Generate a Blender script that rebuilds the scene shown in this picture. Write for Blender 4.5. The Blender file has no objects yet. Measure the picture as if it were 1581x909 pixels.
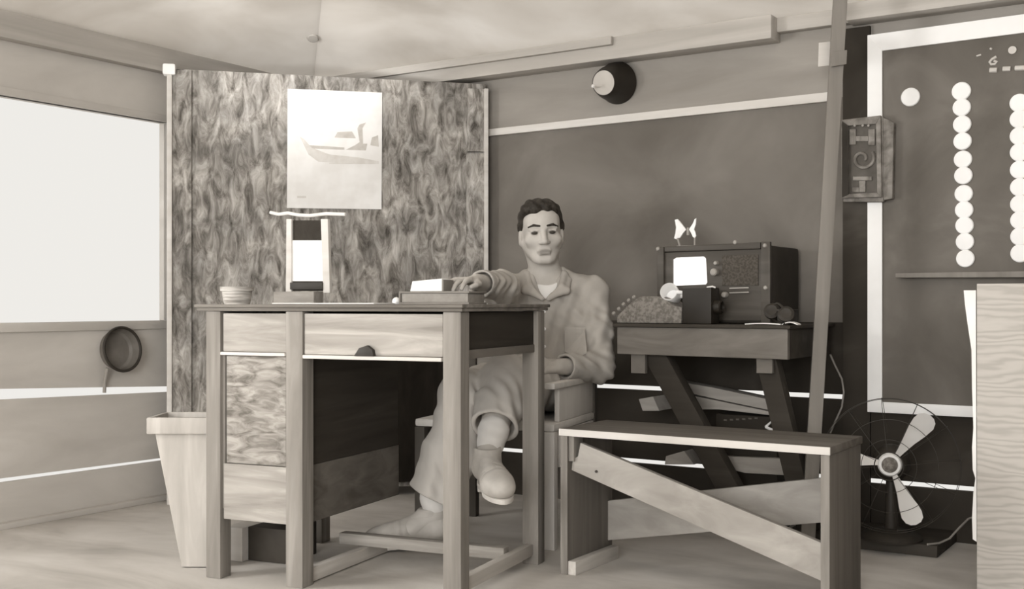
import bpy, bmesh, math, random
import numpy as np
from mathutils import Matrix, Vector, Quaternion
random.seed(7)
np.random.seed(7)
scn = bpy.context.scene
COL = scn.collection
F, CX, HY, H = 1750.0, 790.5, 468.0, 0.83     # focal length (px of a 1581 px frame), centre, horizon row, eye height

# ------------------------------------------------------------------ placing
def P(px, py, d):
    return Vector(((px-CX)/F*d, d, H-(py-HY)/F*d))
def floor_d(py):
    return H*F/(py-HY)

class Fr:
    """a plan frame: ex to the right, ey away, z up"""
    def __init__(s, o, ang=None, ex=None):
        s.o = Vector((o[0], o[1], 0))
        if ex is None:
            ex = (math.cos(ang), math.sin(ang))
        n = math.hypot(*ex)
        s.ex = Vector((ex[0]/n, ex[1]/n, 0))
        s.ey = Vector((-s.ex.y, s.ex.x, 0))
        s.yaw = math.atan2(s.ex.y, s.ex.x)
    def w(s, u, v, z=0.0):
        q = s.o+s.ex*u+s.ey*v
        return Vector((q.x, q.y, z))
    def u(s, px, v=0.0):
        r = (px-CX)/F
        b = s.o+s.ey*v
        return (r*b.y-b.x)/(s.ex.x-r*s.ex.y)
    def uz(s, px, py, v=0.0):
        u = s.u(px, v)
        d = s.w(u, v).y
        return u, H-(py-HY)/F*d
    def mat(s, u=0, v=0, z=0):
        return Matrix.Translation(s.w(u, v, z)) @ Matrix.Rotation(s.yaw, 4, 'Z')

TH = math.radians(33)
WL = (math.sin(TH), math.cos(TH))
WB = (math.cos(TH), -math.sin(TH))
FL = Fr((-1.687, 4.483), ex=WL)            # left wall: u away, v outwards
FB = Fr((0.829, 4.400), ex=WB)             # back wall: u right, v outwards
CORNER = Vector((-0.979, 5.574, 0))
FP = Fr((-1.414, 4.70), ex=(1.305, 0.27))  # plywood partition
FD = Fr((-0.1395, 3.09), ang=-math.radians(23.5))   # desk: origin front right corner

# ------------------------------------------------------------------ objects
ROOT = {}
def tag(o, label, cat, group=None, kind=None):
    if label: o['label'] = label
    if cat: o['category'] = cat
    if group: o['group'] = group
    if kind: o['kind'] = kind
    return o
def thing(name, label, cat, mat, group=None):
    o = bpy.data.objects.new(name, None)
    COL.objects.link(o)
    o.empty_display_size = 0.1
    o.matrix_world = mat
    ROOT[o] = mat.copy()
    return tag(o, label, cat, group)

class MB:
    def __init__(s):
        s.bm = bmesh.new()
    def _add(s, vs, fs, bevel=0.0, seg=2):
        b = bmesh.new()
        vv = [b.verts.new(v) for v in vs]
        for f in fs:
            try: b.faces.new([vv[i] for i in f])
            except ValueError: pass
        bmesh.ops.recalc_face_normals(b, faces=b.faces)
        if bevel > 0:
            bmesh.ops.bevel(b, geom=list(b.edges), offset=bevel, segments=seg, affect='EDGES', clamp_overlap=True, profile=0.6)
        me = bpy.data.meshes.new('tmp'); b.to_mesh(me); b.free()
        s.bm.from_mesh(me); bpy.data.meshes.remove(me)
        return s
    def hexa(s, p, bevel=0.0):
        """8 corners: bottom loop then top loop"""
        return s._add(p, [(0,1,2,3),(4,5,6,7),(0,1,5,4),(1,2,6,5),(2,3,7,6),(3,0,4,7)], bevel)
    def fbox(s, fr, u0, u1, v0, v1, z0, z1, bevel=0.002):
        return s.hexa([fr.w(u0,v0,z0), fr.w(u1,v0,z0), fr.w(u1,v1,z0), fr.w(u0,v1,z0),
                       fr.w(u0,v0,z1), fr.w(u1,v0,z1), fr.w(u1,v1,z1), fr.w(u0,v1,z1)], bevel)
    def quadslab(s, fr, pts, v0, v1, bevel=0.0):
        """outline given as (u, z) points, thick from v0 to v1"""
        n = len(pts)
        vs = [fr.w(u, v0, z) for u, z in pts]+[fr.w(u, v1, z) for u, z in pts]
        fs = [tuple(range(n)), tuple(range(n, 2*n))]+[(i, (i+1) % n, n+(i+1) % n, n+i) for i in range(n)]
        return s._add(vs, fs, bevel)
    def beam(s, a, b, w, t, side=None, bevel=0.002):
        """a board from a to b: width w across 'side', thickness t"""
        a = Vector(a); b = Vector(b); d = (b-a).normalized()
        sd = Vector(side) if side else Vector((0, 0, 1))
        sd = (sd-d*sd.dot(d)).normalized(); nn = d.cross(sd)
        q = []
        for c in (a, b):
            for i, j in ((-1,-1),(1,-1),(1,1),(-1,1)):
                q.append(c+sd*(w/2*i)+nn*(t/2*j))
        return s.hexa(q, bevel)
    def cyl(s, a, b, r0, r1=None, n=24, bevel=0.0):
        r1 = r0 if r1 is None else r1
        a = Vector(a); b = Vector(b); d = (b-a).normalized()
        x = d.orthogonal().normalized(); y = d.cross(x)
        vs = []
        for c, r in ((a, r0), (b, r1)):
            vs += [c+x*(r*math.cos(2*math.pi*i/n))+y*(r*math.sin(2*math.pi*i/n)) for i in range(n)]
        fs = [tuple(range(n)), tuple(range(n, 2*n))]+[(i, (i+1) % n, n+(i+1) % n, n+i) for i in range(n)]
        return s._add(vs, fs, bevel)
    def lathe(s, a, axis, prof, n=40):
        """closed profile of (r, h) spun about axis through a"""
        a = Vector(a); d = Vector(axis).normalized()
        x = d.orthogonal().normalized(); y = d.cross(x)
        m = len(prof); vs = []; fs = []
        for r, h in prof:
            vs += [a+d*h+x*(r*math.cos(2*math.pi*i/n))+y*(r*math.sin(2*math.pi*i/n)) for i in range(n)]
        for k in range(m-1):
            fs += [(k*n+i, k*n+(i+1) % n, (k+1)*n+(i+1) % n, (k+1)*n+i) for i in range(n)]
        b = bmesh.new(); vv = [b.verts.new(v) for v in vs]
        for f in fs: b.faces.new([vv[i] for i in f])
        bmesh.ops.remove_doubles(b, verts=b.verts, dist=1e-6)
        bmesh.ops.recalc_face_normals(b, faces=b.faces)
        me = bpy.data.meshes.new('tmp'); b.to_mesh(me); b.free()
        s.bm.from_mesh(me); bpy.data.meshes.remove(me)
        return s
    def tube(s, pts, r, n=8, closed=False):
        pts = [Vector(p) for p in pts]; m = len(pts); rr = r if hasattr(r, '__len__') else [r]*m
        vs = []; fs = []; x = None
        for i, p in enumerate(pts):
            if closed: d = (pts[(i+1) % m]-pts[i-1]).normalized()
            else: d = (pts[min(i+1, m-1)]-pts[max(i-1, 0)]).normalized()
            x = d.orthogonal() if x is None else x-d*x.dot(d)
            x = x.normalized(); y = d.cross(x)
            vs += [p+x*(rr[i]*math.cos(2*math.pi*k/n))+y*(rr[i]*math.sin(2*math.pi*k/n)) for k in range(n)]
        for i in range(m if closed else m-1):
            j = (i+1) % m
            fs += [(i*n+k, i*n+(k+1) % n, j*n+(k+1) % n, j*n+k) for k in range(n)]
        if not closed: fs += [tuple(range(n)), tuple(range((m-1)*n, m*n))]
        return s._add(vs, fs)
    def build(s, name, mat, parent=None, frame=None, smooth=35):
        me = bpy.data.meshes.new(name)
        s.bm.normal_update(); s.bm.to_mesh(me); s.bm.free()
        return link(name, me, mat, parent, frame, smooth)

def link(name, me, mat, parent=None, frame=None, smooth=35):
    o = bpy.data.objects.new(name, me); COL.objects.link(o)
    M = ROOT[parent] if parent else (frame if frame is not None else Matrix.Identity(4))
    me.transform(M.inverted())
    if parent: o.parent = parent
    else: o.matrix_world = M
    ROOT[o] = M.copy()
    if mat: me.materials.append(mat)
    if smooth:
        me.polygons.foreach_set('use_smooth', [True]*len(me.polygons))
        if smooth < 180: me.set_sharp_from_angle(angle=math.radians(smooth))
    me.update()
    return o
def struct(o):
    o['kind'] = 'structure'; return o

# ------------------------------------------------------------------ materials
def lin(v): return v/12.92 if v <= 0.04045 else ((v+0.055)/1.055)**2.4
def g(v):
    """warm photographic grey from an 8 bit level"""
    t = 1.0 if v < 200 else max(0.0, (255-v)/55)
    return (lin(min(255, v+4.5*t)/255), lin(max(0, v-.3*t)/255), lin(max(0, v-6.3*t)/255), 1)
def base(name, rough=0.8, spec=0.3):
    m = bpy.data.materials.new(name); m.use_nodes = True
    nt = m.node_tree; b = nt.nodes['Principled BSDF']
    b.inputs['Roughness'].default_value = rough
    b.inputs['Specular IOR Level'].default_value = spec
    return m, nt, b
def noisy(name, stops, scale=(6,6,6), nscale=1.0, detail=5, rough=0.85, distort=0.0, bump=0.0, spec=0.25, nrough=0.55, wave=None):
    m, nt, b = base(name, rough, spec)
    N = nt.nodes; L = nt.links
    tc = N.new('ShaderNodeTexCoord'); mp = N.new('ShaderNodeMapping')
    mp.inputs['Scale'].default_value = scale
    L.new(tc.outputs['Object'], mp.inputs['Vector'])
    if wave:
        t = N.new('ShaderNodeTexWave'); t.wave_type = 'BANDS'; t.bands_direction = wave[0]
        t.inputs['Scale'].default_value = wave[1]; t.inputs['Distortion'].default_value = wave[2]
        t.inputs['Detail'].default_value = 3; t.inputs['Detail Scale'].default_value = wave[3]
        out = t.outputs['Fac']
    else:
        t = N.new('ShaderNodeTexNoise')
        t.inputs['Scale'].default_value = nscale; t.inputs['Detail'].default_value = detail
        t.inputs['Roughness'].default_value = nrough; t.inputs['Distortion'].default_value = distort
        out = t.outputs['Fac']
    L.new(mp.outputs['Vector'], t.inputs['Vector'])
    r = N.new('ShaderNodeValToRGB')
    el = r.color_ramp.elements
    while len(el) < len(stops): el.new(0.5)
    for e, (p, c) in zip(el, stops):
        e.position = p; e.color = g(c)
    L.new(out, r.inputs['Fac']); L.new(r.outputs['Color'], b.inputs['Base Color'])
    if bump:
        bp = N.new('ShaderNodeBump'); bp.inputs['Strength'].default_value = bump; bp.inputs['Distance'].default_value = 0.01
        L.new(out, bp.inputs['Height']); L.new(bp.outputs['Normal'], b.inputs['Normal'])
    return m
def wood(name, lo, hi, axis='x', grain=26, stretch=14, rough=0.75, bump=0.15):
    sc = {'x': (grain/stretch, grain, grain), 'y': (grain, grain/stretch, grain), 'z': (grain, grain, grain/stretch)}[axis]
    return noisy(name, [(0.32, lo), (0.55, (lo+hi)//2), (0.72, hi)], sc, 1.0, 6, rough, 0.6, bump)
def plain(name, v, rough=0.7, spec=0.3, var=10, sc=7):
    return noisy(name, [(0.3, max(0, v-var)), (0.7, min(255, v+var))], (sc, sc, sc), 1.0, 3, rough, 0, 0, spec)

M = {}
M['floor'] = noisy('dusty_floor', [(0.3, 164), (0.5, 190), (0.72, 208)], (1.2, 2.4, 1), 1.6, 6, 0.85, 0.5, 0.12)
M['canvas'] = noisy('roof_canvas', [(0.3, 196), (0.55, 216), (0.75, 228)], (1.2, 1.2, 1.2), 1.4, 4, 0.95, 0.5, 0.05)
def see_light(m, fac, tint):
    nt = m.node_tree; N = nt.nodes; L = nt.links; b = N['Principled BSDF']
    t = N.new('ShaderNodeBsdfTranslucent'); mx = N.new('ShaderNodeMixShader'); mx.inputs[0].default_value = fac
    src = b.inputs['Base Color'].links[0].from_socket
    L.new(src, t.inputs['Color']); L.new(b.outputs[0], mx.inputs[1]); L.new(t.outputs[0], mx.inputs[2])
    L.new(mx.outputs[0], N['Material Output'].inputs['Surface'])
see_light(M['canvas'], .45, 1)
M['wall_light'] = noisy('bare_wall_board', [(0.3, 186), (0.6, 202), (0.8, 214)], (1.0, 1.0, 4), 1.4, 5, 0.9, 0.5, 0.05)
M['wall_mid'] = noisy('grey_wall_board', [(0.3, 98), (0.55, 116), (0.75, 130)], (1.2, 1.2, 1.6), 1.6, 5, 0.9, 0.6, 0.05)
M['wall_band'] = noisy('upper_wall_board', [(0.3, 136), (0.6, 152), (0.8, 164)], (1.0, 1.0, 5), 1.4, 5, 0.9, 0.4, 0.05)
M['wall_dark'] = noisy('dark_lower_board', [(0.36, 42), (0.55, 58), (0.72, 92)], (1, 1, 1.6), 1.3, 5, 0.85, 0.5, 0.05)
M['beam'] = wood('plate_beam_wood', 168, 196, 'x', 14, 14)
M['trimlight'] = wood('pale_trim_wood', 200, 222, 'x', 14, 14)
M['post'] = wood('post_wood', 122, 140, 'z', 18, 16)
M['ply'] = noisy('mottled_plywood', [(0.32, 84), (0.44, 138), (0.54, 176), (0.68, 214)], (24, 24, 9), 1.0, 8, 0.8, 0.9, 0.05, nrough=0.68)
def stain(m, sc, lo):
    nt = m.node_tree; N = nt.nodes; L = nt.links; b = N['Principled BSDF']; src = b.inputs['Base Color'].links[0].from_socket
    tc = N.new('ShaderNodeTexCoord'); t = N.new('ShaderNodeTexNoise'); t.inputs['Scale'].default_value = sc; t.inputs['Detail'].default_value = 3; t.inputs['Distortion'].default_value = .6
    rp = N.new('ShaderNodeValToRGB'); rp.color_ramp.elements[0].position = .36; rp.color_ramp.elements[0].color = (lo, lo, lo, 1); rp.color_ramp.elements[1].position = .66; rp.color_ramp.elements[1].color = (1, 1, 1, 1)
    mx = N.new('ShaderNodeMix'); mx.data_type = 'RGBA'; mx.blend_type = 'MULTIPLY'; mx.inputs[0].default_value = 1
    L.new(tc.outputs['Object'], t.inputs['Vector']); L.new(t.outputs['Fac'], rp.inputs['Fac']); L.new(src, mx.inputs[6]); L.new(rp.outputs['Color'], mx.inputs[7]); L.new(mx.outputs[2], b.inputs['Base Color'])
stain(M['ply'], 6.5, .58)
M['plyshade'] = noisy('shade_dark_plywood', [(0.35, 22), (0.65, 40)], (9, 9, 3), 1.2, 5, 0.8, 0.8)  # near-black tone holds the shade of the kneehole
M['ply_cabinet'] = noisy('plywood_wavy_grain', [(0.0, 170), (0.5, 182), (1.0, 187)], (1.6, 1.6, 7), 1, 3, 0.8, 0, 0.0, wave=('Z', 2.3, 20.0, 0.8))
M['pine_x'] = wood('pine_along', 132, 190, 'x', 24, 9)
M['pine_z'] = wood('pine_upright', 116, 158, 'z', 24, 14)
M['pine_y'] = wood('pine_deep', 170, 208, 'y', 24, 14)
M['desktop'] = wood('worn_desktop', 96, 138, 'x', 20, 14)
M['ped'] = noisy('stained_pedestal_plywood', [(0.34, 100), (0.47, 134), (0.66, 168)], (12, 12, 40), 1.1, 6, 0.8, 1.2, 0.05)
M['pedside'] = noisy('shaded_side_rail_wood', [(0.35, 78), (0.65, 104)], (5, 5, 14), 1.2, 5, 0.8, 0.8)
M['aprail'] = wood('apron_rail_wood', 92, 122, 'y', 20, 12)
M['side'] = wood('dark_side_board', 44, 62, 'y', 20, 12)  # dark board tone; on the desk side it also holds painted shade
M['bench'] = wood('bench_wood', 132, 160, 'x', 18, 14)
M['bench_top'] = wood('worn_bench_top', 84, 112, 'x', 18, 14)
M['brace'] = noisy('brace_board', [(0.35, 148), (0.6, 166), (0.75, 182)], (5, 12, 12), 1.2, 6, 0.8, 0.7, 0.1)
M['bench_end_shade'] = wood('shaded_bench_end', 92, 122, 'z', 18, 14)  # end boards toned down, their shade is put into the colour
M['table_apron'] = noisy('table_apron_wood', [(0.35, 104), (0.6, 122), (0.8, 134)], (3, 12, 12), 1.2, 6, 0.8, 0.6, 0.1)
M['table_dark'] = wood('dark_table_wood', 52, 70, 'x', 16, 12)
M['radio'] = wood('radio_wood', 62, 84, 'x', 20, 16, 0.45)
M['radio_dark'] = plain('radio_dark_side', 46, 0.55)
M['grille'] = noisy('speaker_cloth', [(0.4, 66), (0.6, 84)], (120, 120, 120), 1, 2, 0.95)
M['black'] = plain('black_enamel', 34, 0.5, 0.35, 4)
M['iron'] = plain('dark_iron', 44, 0.55, 0.4, 8)
M['greymetal'] = plain('grey_metal', 150, 0.5, 0.4, 10)
M['chrome'] = plain('bright_metal', 226, 0.3, 0.5, 8)
M['white'] = plain('white_paint', 250, 0.75, 0.3, 4)
M['paper'] = noisy('white_paper', [(0.4, 232), (0.6, 242)], (8, 8, 8), 1, 3, 0.9)
M['print1'] = plain('pale_ink', 213, 0.9, 0.1, 8, 30)
M['print2'] = plain('grey_ink', 196, 0.9, 0.1, 10, 30)
M['sign'] = noisy('sign_board_paint', [(0.3, 92), (0.55, 106), (0.75, 122)], (2, 2, 2), 1.5, 5, 0.75, 0.8)
M['chalk'] = plain('chalk_white', 205, 0.9, 0.2, 10)
M['carved'] = noisy('carved_wood', [(0.35, 100), (0.65, 146)], (22, 22, 22), 1, 4, 0.6, 0.5)
M['carved_back'] = plain('carved_back_plate', 82, .6, .3, 10, 20)
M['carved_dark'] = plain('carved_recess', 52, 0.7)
M['bin'] = wood('bin_wood', 168, 196, 'z', 20, 10)
M['skin'] = plain('skin', 184, 0.6, 0.35, 6, 18)
def tint_skin(m):
    nt = m.node_tree; N = nt.nodes; L = nt.links; b = N['Principled BSDF']; src = b.inputs['Base Color'].links[0].from_socket
    for nm, v in (('lip', 138), ('eye', 52)):
        a = N.new('ShaderNodeAttribute'); a.attribute_name = nm; mx = N.new('ShaderNodeMix'); mx.data_type = 'RGBA'
        L.new(a.outputs['Fac'], mx.inputs[0]); L.new(src, mx.inputs[6]); mx.inputs[7].default_value = g(v); src = mx.outputs[2]
    L.new(src, b.inputs['Base Color'])
tint_skin(M['skin'])
M['lip'] = plain('lip', 140, 0.6, 0.3, 5)
M['eye'] = plain('eye', 70, 0.35, 0.5, 5)
M['hair'] = noisy('dark_hair', [(0.35, 34), (0.7, 62)], (60, 30, 60), 1, 4, 0.6, 0.6, 0.4)
M['shirt'] = noisy('khaki_shirt', [(0.3, 166), (0.6, 178), (0.8, 186)], (9, 9, 5), 1.2, 4, 0.95, 0.6, 0.1)
M['tee'] = plain('white_undershirt', 232, 0.95, 0.1, 4)
M['trouser'] = noisy('khaki_trousers', [(0.3, 184), (0.6, 196), (0.8, 206)], (8, 8, 4), 1.2, 4, 0.95, 0.6, 0.1)
M['shoe'] = plain('pale_leather', 182, 0.6, 0.35, 12, 16)
M['sole'] = plain('pale_shoe_sole', 196, 0.8, 0.2, 8)
M['sock'] = plain('white_sock', 222, 0.95, 0.1, 6)
M['chair'] = wood('chair_wood', 130, 160, 'x', 20, 12)
M['chairdark'] = plain('chair_dark_leg', 70, 0.7)
M['chairpale'] = wood('chair_pale_panel', 196, 216, 'z', 14, 10)
M['strip'] = plain('white_edge_strip', 238, 0.8, 0.2, 5)
M['machine'] = noisy('grey_crackle_enamel', [(0.4, 104), (0.6, 134)], (90, 90, 90), 1, 2, 0.6)
M['plank'] = wood('loose_plank_wood', 150, 178, 'x', 18, 14)
M['crate'] = wood('dark_crate', 40, 54, 'x', 16, 12)
M['book'] = plain('grey_book_cloth', 132, 0.85, 0.2, 8)
M['wicker'] = noisy('woven_wicker', [(0.35, 142), (0.65, 206)], (10, 10, 130), 1, 2, 0.85, 0, 0.3)
M['concrete'] = plain('grey_block', 176, 0.9, 0.2, 10)
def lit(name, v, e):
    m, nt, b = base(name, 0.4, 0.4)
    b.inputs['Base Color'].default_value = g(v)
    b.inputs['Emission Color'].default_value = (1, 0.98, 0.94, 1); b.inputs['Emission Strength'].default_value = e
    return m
M['dial'] = lit('dial_reflection_glow', 240, 0.8)  # emission stands in for a glass reflection; the dial is no lamp

# ------------------------------------------------------------------ the room
C0 = CORNER
wl = Vector((*WL, 0)); wb = Vector((*WB, 0))
uC = (C0-FL.o).dot(FL.ex)                   # corner on the left wall
uCb = (C0-FB.o).dot(FB.ex)                  # corner on the back wall
m = MB(); q = [C0+wl*0.3-wb*0.3, C0+wl*0.3+wb*4.9, C0-wl*6.6+wb*4.9, C0-wl*6.6-wb*0.3]
m.hexa([Vector((p.x, p.y, -0.08)) for p in q]+[Vector((p.x, p.y, 0)) for p in q])
struct(m.build('floor', M['floor'], frame=FB.mat()))

# canvas roof, hipped at the corner
def roofpt(a, b, z): return C0-wl*a+wb*b+Vector((0, 0, z))
Z0, RI, ZR = 1.895, 2.3, 1.895+2.3*math.tan(math.radians(14))
m = MB()
for t in (0.0, 0.012):
    pass
def slab(pts):
    n = len(pts); up = Vector((0, 0, 0.012))
    m._add(pts+[p+up for p in pts], [tuple(range(n)), tuple(range(n, 2*n))]+[(i, (i+1) % n, n+(i+1) % n, n+i) for i in range(n)])
OV = 0.10
slab([roofpt(-OV, -OV, Z0-OV*0.25), roofpt(6.6, -OV, Z0-OV*0.25), roofpt(6.6, RI, ZR), roofpt(RI, RI, ZR)])
slab([roofpt(-OV, -OV, Z0-OV*0.25), roofpt(RI, RI, ZR), roofpt(RI, 4.9, ZR), roofpt(-OV, 4.9, Z0-OV*0.25)])
slab([roofpt(RI, RI, ZR), roofpt(6.6, RI, ZR), roofpt(6.6, 4.9, ZR), roofpt(RI, 4.9, ZR)])
struct(m.build('ceiling', M['canvas'], frame=FB.mat(), smooth=10))

# left wall: boards with daylight gaps below, a long open window above
UF = -4.6
uw = FL.u(258)                              # right jamb of the window
zt, zb = 1.597, 0.757
m = MB()
m.fbox(FL, UF, uC+.02, 0, 0.02, zt, 1.90, 0)                       # band above the window
m.fbox(FL, uw, uC+.02, 0, 0.02, zb, zt, 0)                         # pier beside it
ul0 = FL.u(0)
def zl(a, b, u): return a+(b-a)*(u-ul0)/(uw-ul0)
def strip(z0, z1):
    m.quadslab(FL, [(UF, zl(*z0, UF)), (uC+.02, zl(*z0, uC)), (uC+.02, zl(*z1, uC)), (UF, zl(*z1, UF))], 0, 0.02)
strip((0.0, 0.0), (0.168, 0.163))
strip((0.184, 0.175), (0.474, 0.452))
strip((0.514, 0.476), (zb, zb))
struct(m.build('wall_left', M['wall_light'], frame=FL.mat()))
# window frame on the left wall
w1 = thing('window_1', None, None, FL.mat(-1.5, 0, zb)); w1['kind'] = 'structure'
m = MB()
m.fbox(FL, UF, uw+.03, -0.012, 0.05, zb-.035, zb, 0.002)
m.build('window_sill', M['wall_light'], w1)
m = MB()
m.fbox(FL, uw, uw+.03, -0.012, 0.05, zb, zt, 0.002)
m.fbox(FL, UF, uw+.03, -0.012, 0.05, zt, zt+.03, 0.002)
m.build('window_frame', M['wall_light'], w1)
# foot board of the left wall
m = MB(); m.fbox(FL, UF, uC-.02, -0.035, 0, 0, 0.022, 0.003)
struct(m.build('baseboard_left', M['wall_light'], frame=FL.mat()))
m = MB(); m.fbox(FL, UF, uC-.02, -0.05, 0, 1.80, 1.90, 0.003)
struct(m.build('trim_1', M['beam'], frame=FL.mat()))

# back wall
UR = 2.75
m = MB()
m.fbox(FB, uCb-.02, UR, 0, 0.02, 0.76, 1.585, 0)
struct(m.build('wall_back', M['wall_mid'], frame=FB.mat()))
m = MB(); m.fbox(FB, uCb-.02, UR, 0, 0.02, 1.585, 1.90, 0)
struct(m.build('wall_back_upper', M['wall_band'], frame=FB.mat()))
m = MB()
m.fbox(FB, uCb-.02, UR, 0, 0.02, 0.0, 0.180, 0)
m.fbox(FB, uCb-.02, UR, 0, 0.02, 0.198, 0.478, 0)
m.fbox(FB, uCb-.02, UR, 0, 0.02, 0.496, 0.76, 0)
struct(m.build('wall_back_lower', M['wall_dark'], frame=FB.mat()))
upost = FB.u(1290)
m = MB(); m.quadslab(FB, [(FB.u(752), 1.565), (upost, 1.572), (upost, 1.606), (FB.u(752), 1.595)], -0.018, 0, 0.002)
struct(m.build('trim_2', M['trimlight'], frame=FB.mat()))
m = MB(); m.fbox(FB, uCb, FB.u(1205), -0.10, 0, 1.812, 1.90, 0.003); m.fbox(FB, FB.u(1318), UR, -0.10, 0, 1.838, 1.90, 0.003)
m.fbox(FB, FB.u(1205), FB.u(1318), -0.04, 0, 1.845, 1.90, 0.003)
struct(m.build('trim_3', M['beam'], frame=FB.mat()))
m = MB(); m.fbox(FB, uCb, FB.u(965), -0.122, -0.1005, 1.866, 1.90, 0.002)
struct(m.build('trim_4', M['beam'], frame=FB.mat()))
# dark upright strip filling the gap between the post and the sign
m = MB(); m.fbox(FB, FB.u(1303), FB.u(1345), -0.016, 0, 0.0, 1.83, 0.002)
struct(m.build('trim_5', M['wall_dark'], frame=FB.mat()))
# right wall, out of view
p = FB.w(UR, 0)
FR_ = Fr((p.x, p.y), ex=(-WL[0], -WL[1]))
m = MB(); m.fbox(FR_, 0, 5.2, 0, 0.02, 0, 1.90, 0)
struct(m.build('wall_right', M['wall_mid'], frame=FR_.mat()))

# ------------------------------------------------------------------ partition behind the desk
part = thing('plywood_partition', 'tall mottled plywood partition with pale edge posts standing across the far corner', 'partition', FP.mat(0, 0, 0))
ul, ur = FP.u(264), FP.u(750)
def fpz(px, py, v=0): return FP.uz(px, py, v)
tl = fpz(262, 106); tr = fpz(752, 130)
usp = FP.u(505)
m = MB(); m.quadslab(FP, [(ul, 0.04), (ur, 0.04), (ur, tr[1]), (ul, tl[1])], 0, 0.012)
m.build('panel', M['ply'], part)
m = MB(); m.fbox(FP, FP.u(330), FP.u(720), -0.010, -0.001, 0.06, 0.80, 0)  # added dark sheet, imitates the shade behind the desk
o = m.build('shade_panel', M['plyshade'], part); o['label'] = 'dark lower panel added for the kneehole shade'
m = MB(); m.fbox(FP, ul, FP.u(296), -0.016, 0, 0, fpz(280, 109)[1], 0.002); m.build('stile', M['ply'], part)
m = MB(); m.fbox(FP, FP.u(262, -.03)-.012, FP.u(270, -.03)-.012, -0.03, 0.012, 0, fpz(264, 112)[1], 0.003)
o = m.build('edge_post', M['trimlight'], part)
c = FP.w(FP.u(262, -.03)-.004, -.02, fpz(262, 110)[1])
m = MB(); m.fbox(FP, FP.u(251, -.03), FP.u(271, -.03), -0.04, 0.015, c.z-.02, c.z+.025, 0.008)
o = m.build('post_cap', M['white'], part); o['label'] = 'white block on the post top'
z1 = fpz(735, 138)[1]; z2 = fpz(735, 236)[1]
m = MB(); m.fbox(FP, FP.u(721), FP.u(752), -0.02, 0, z2+.004, z1, 0.003); m.build('stile', M['ply'], part)
m = MB(); m.fbox(FP, FP.u(719), FP.u(750), -0.024, 0, 0, z2-.004, 0.003); m.build('stile', M['ply'], part)
m = MB(); m.fbox(FP, FP.u(746), FP.u(752), -0.032, 0.012, 0, z1, 0.002); m.build('edge_post', M['trimlight'], part)

# calendar
cal = thing('wall_calendar', 'large white calendar sheet with a faint picture of a steamship, pinned on the plywood partition', 'calendar', FP.mat(FP.u(515), -.003, fpz(515, 322)[1]))
cp = [fpz(443, 321, -.004), fpz(589, 323, -.004), fpz(590, 143, -.004), fpz(444, 137, -.004)]
m = MB(); m.quadslab(FP, cp, -0.006, -0.001); m.build('sheet', M['paper'], cal)
def cz(x, y): return fpz(430+x/4.23, 120+y/4.23, -.007)
m = MB(); m.quadslab(FP, [cz(140,385), cz(165,400), cz(215,455), cz(330,500), cz(520,520), cz(655,545), cz(655,562), cz(480,560), cz(260,548), cz(195,500)], -0.007, -0.0055)
m.quadslab(FP, [cz(330,555), cz(655,555), cz(655,562), cz(330,562)], -0.0075, -0.0055)
pic = m.build('printed_hull', M['print1'], cal)
m = MB(); m.quadslab(FP, [cz(365,390), cz(385,355), cz(480,350), cz(505,395)], -0.007, -0.0055)
m.quadslab(FP, [cz(500,440), cz(440,470), cz(570,475), cz(580,430), cz(552,430), cz(548,330), cz(572,292), cz(530,305), cz(515,330), cz(530,420)], -0.007, -0.0055)
m.quadslab(FP, [cz(600,440), cz(610,390), cz(650,375), cz(655,450)], -0.007, -0.0055)
m.quadslab(FP, [cz(200,440), cz(430,455), cz(430,470), cz(220,462)], -0.007, -0.0055)
m.build('printed_superstructure', M['print2'], cal)
m = MB(); m.quadslab(FP, [cz(122,772), cz(180,772), cz(180,784), cz(122,784)], -0.007, -0.0055)
m.build('printed_caption', M['print1'], cal)

# ------------------------------------------------------------------ the desk
DW, DD, DT = 0.853, 0.604, 0.827      # width, depth, height
desk = thing('writing_desk', 'tall bare pine desk with drawers, a left pedestal and an open foot frame', 'desk', FD.mat(-DW/2, DD/2, 0))
L_ = 0.055
UL = -0.853
uM0, uM1 = FD.u(441), FD.u(467)
u00 = FD.u(318)
UL = u00
ur0 = 0.0
m = MB(); m.fbox(FD, UL-.035, 0.012, -0.014, DD+.03, DT-.010, DT, 0.003); top = m.build('desktop', M['desktop'], desk)
m = MB(); m.fbox(FD, UL-.028, 0.008, -0.008, DD+.02, DT-.020, DT-.0105, 0.002); m.build('desktop_underlay', M['desktop'], desk)
zu = DT-.0208
def leg(u0, v0, mat='pine_z', w=L_):
    b = MB(); b.fbox(FD, u0, u0+w, v0, v0+w, 0, zu, 0.003); return b.build('leg', M[mat], desk)
leg(-L_, 0); leg(uM0, 0, w=uM1-uM0); leg(UL, 0, w=L_-.002)
leg(-L_+.004, DD-L_); leg(UL, DD-L_)
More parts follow.
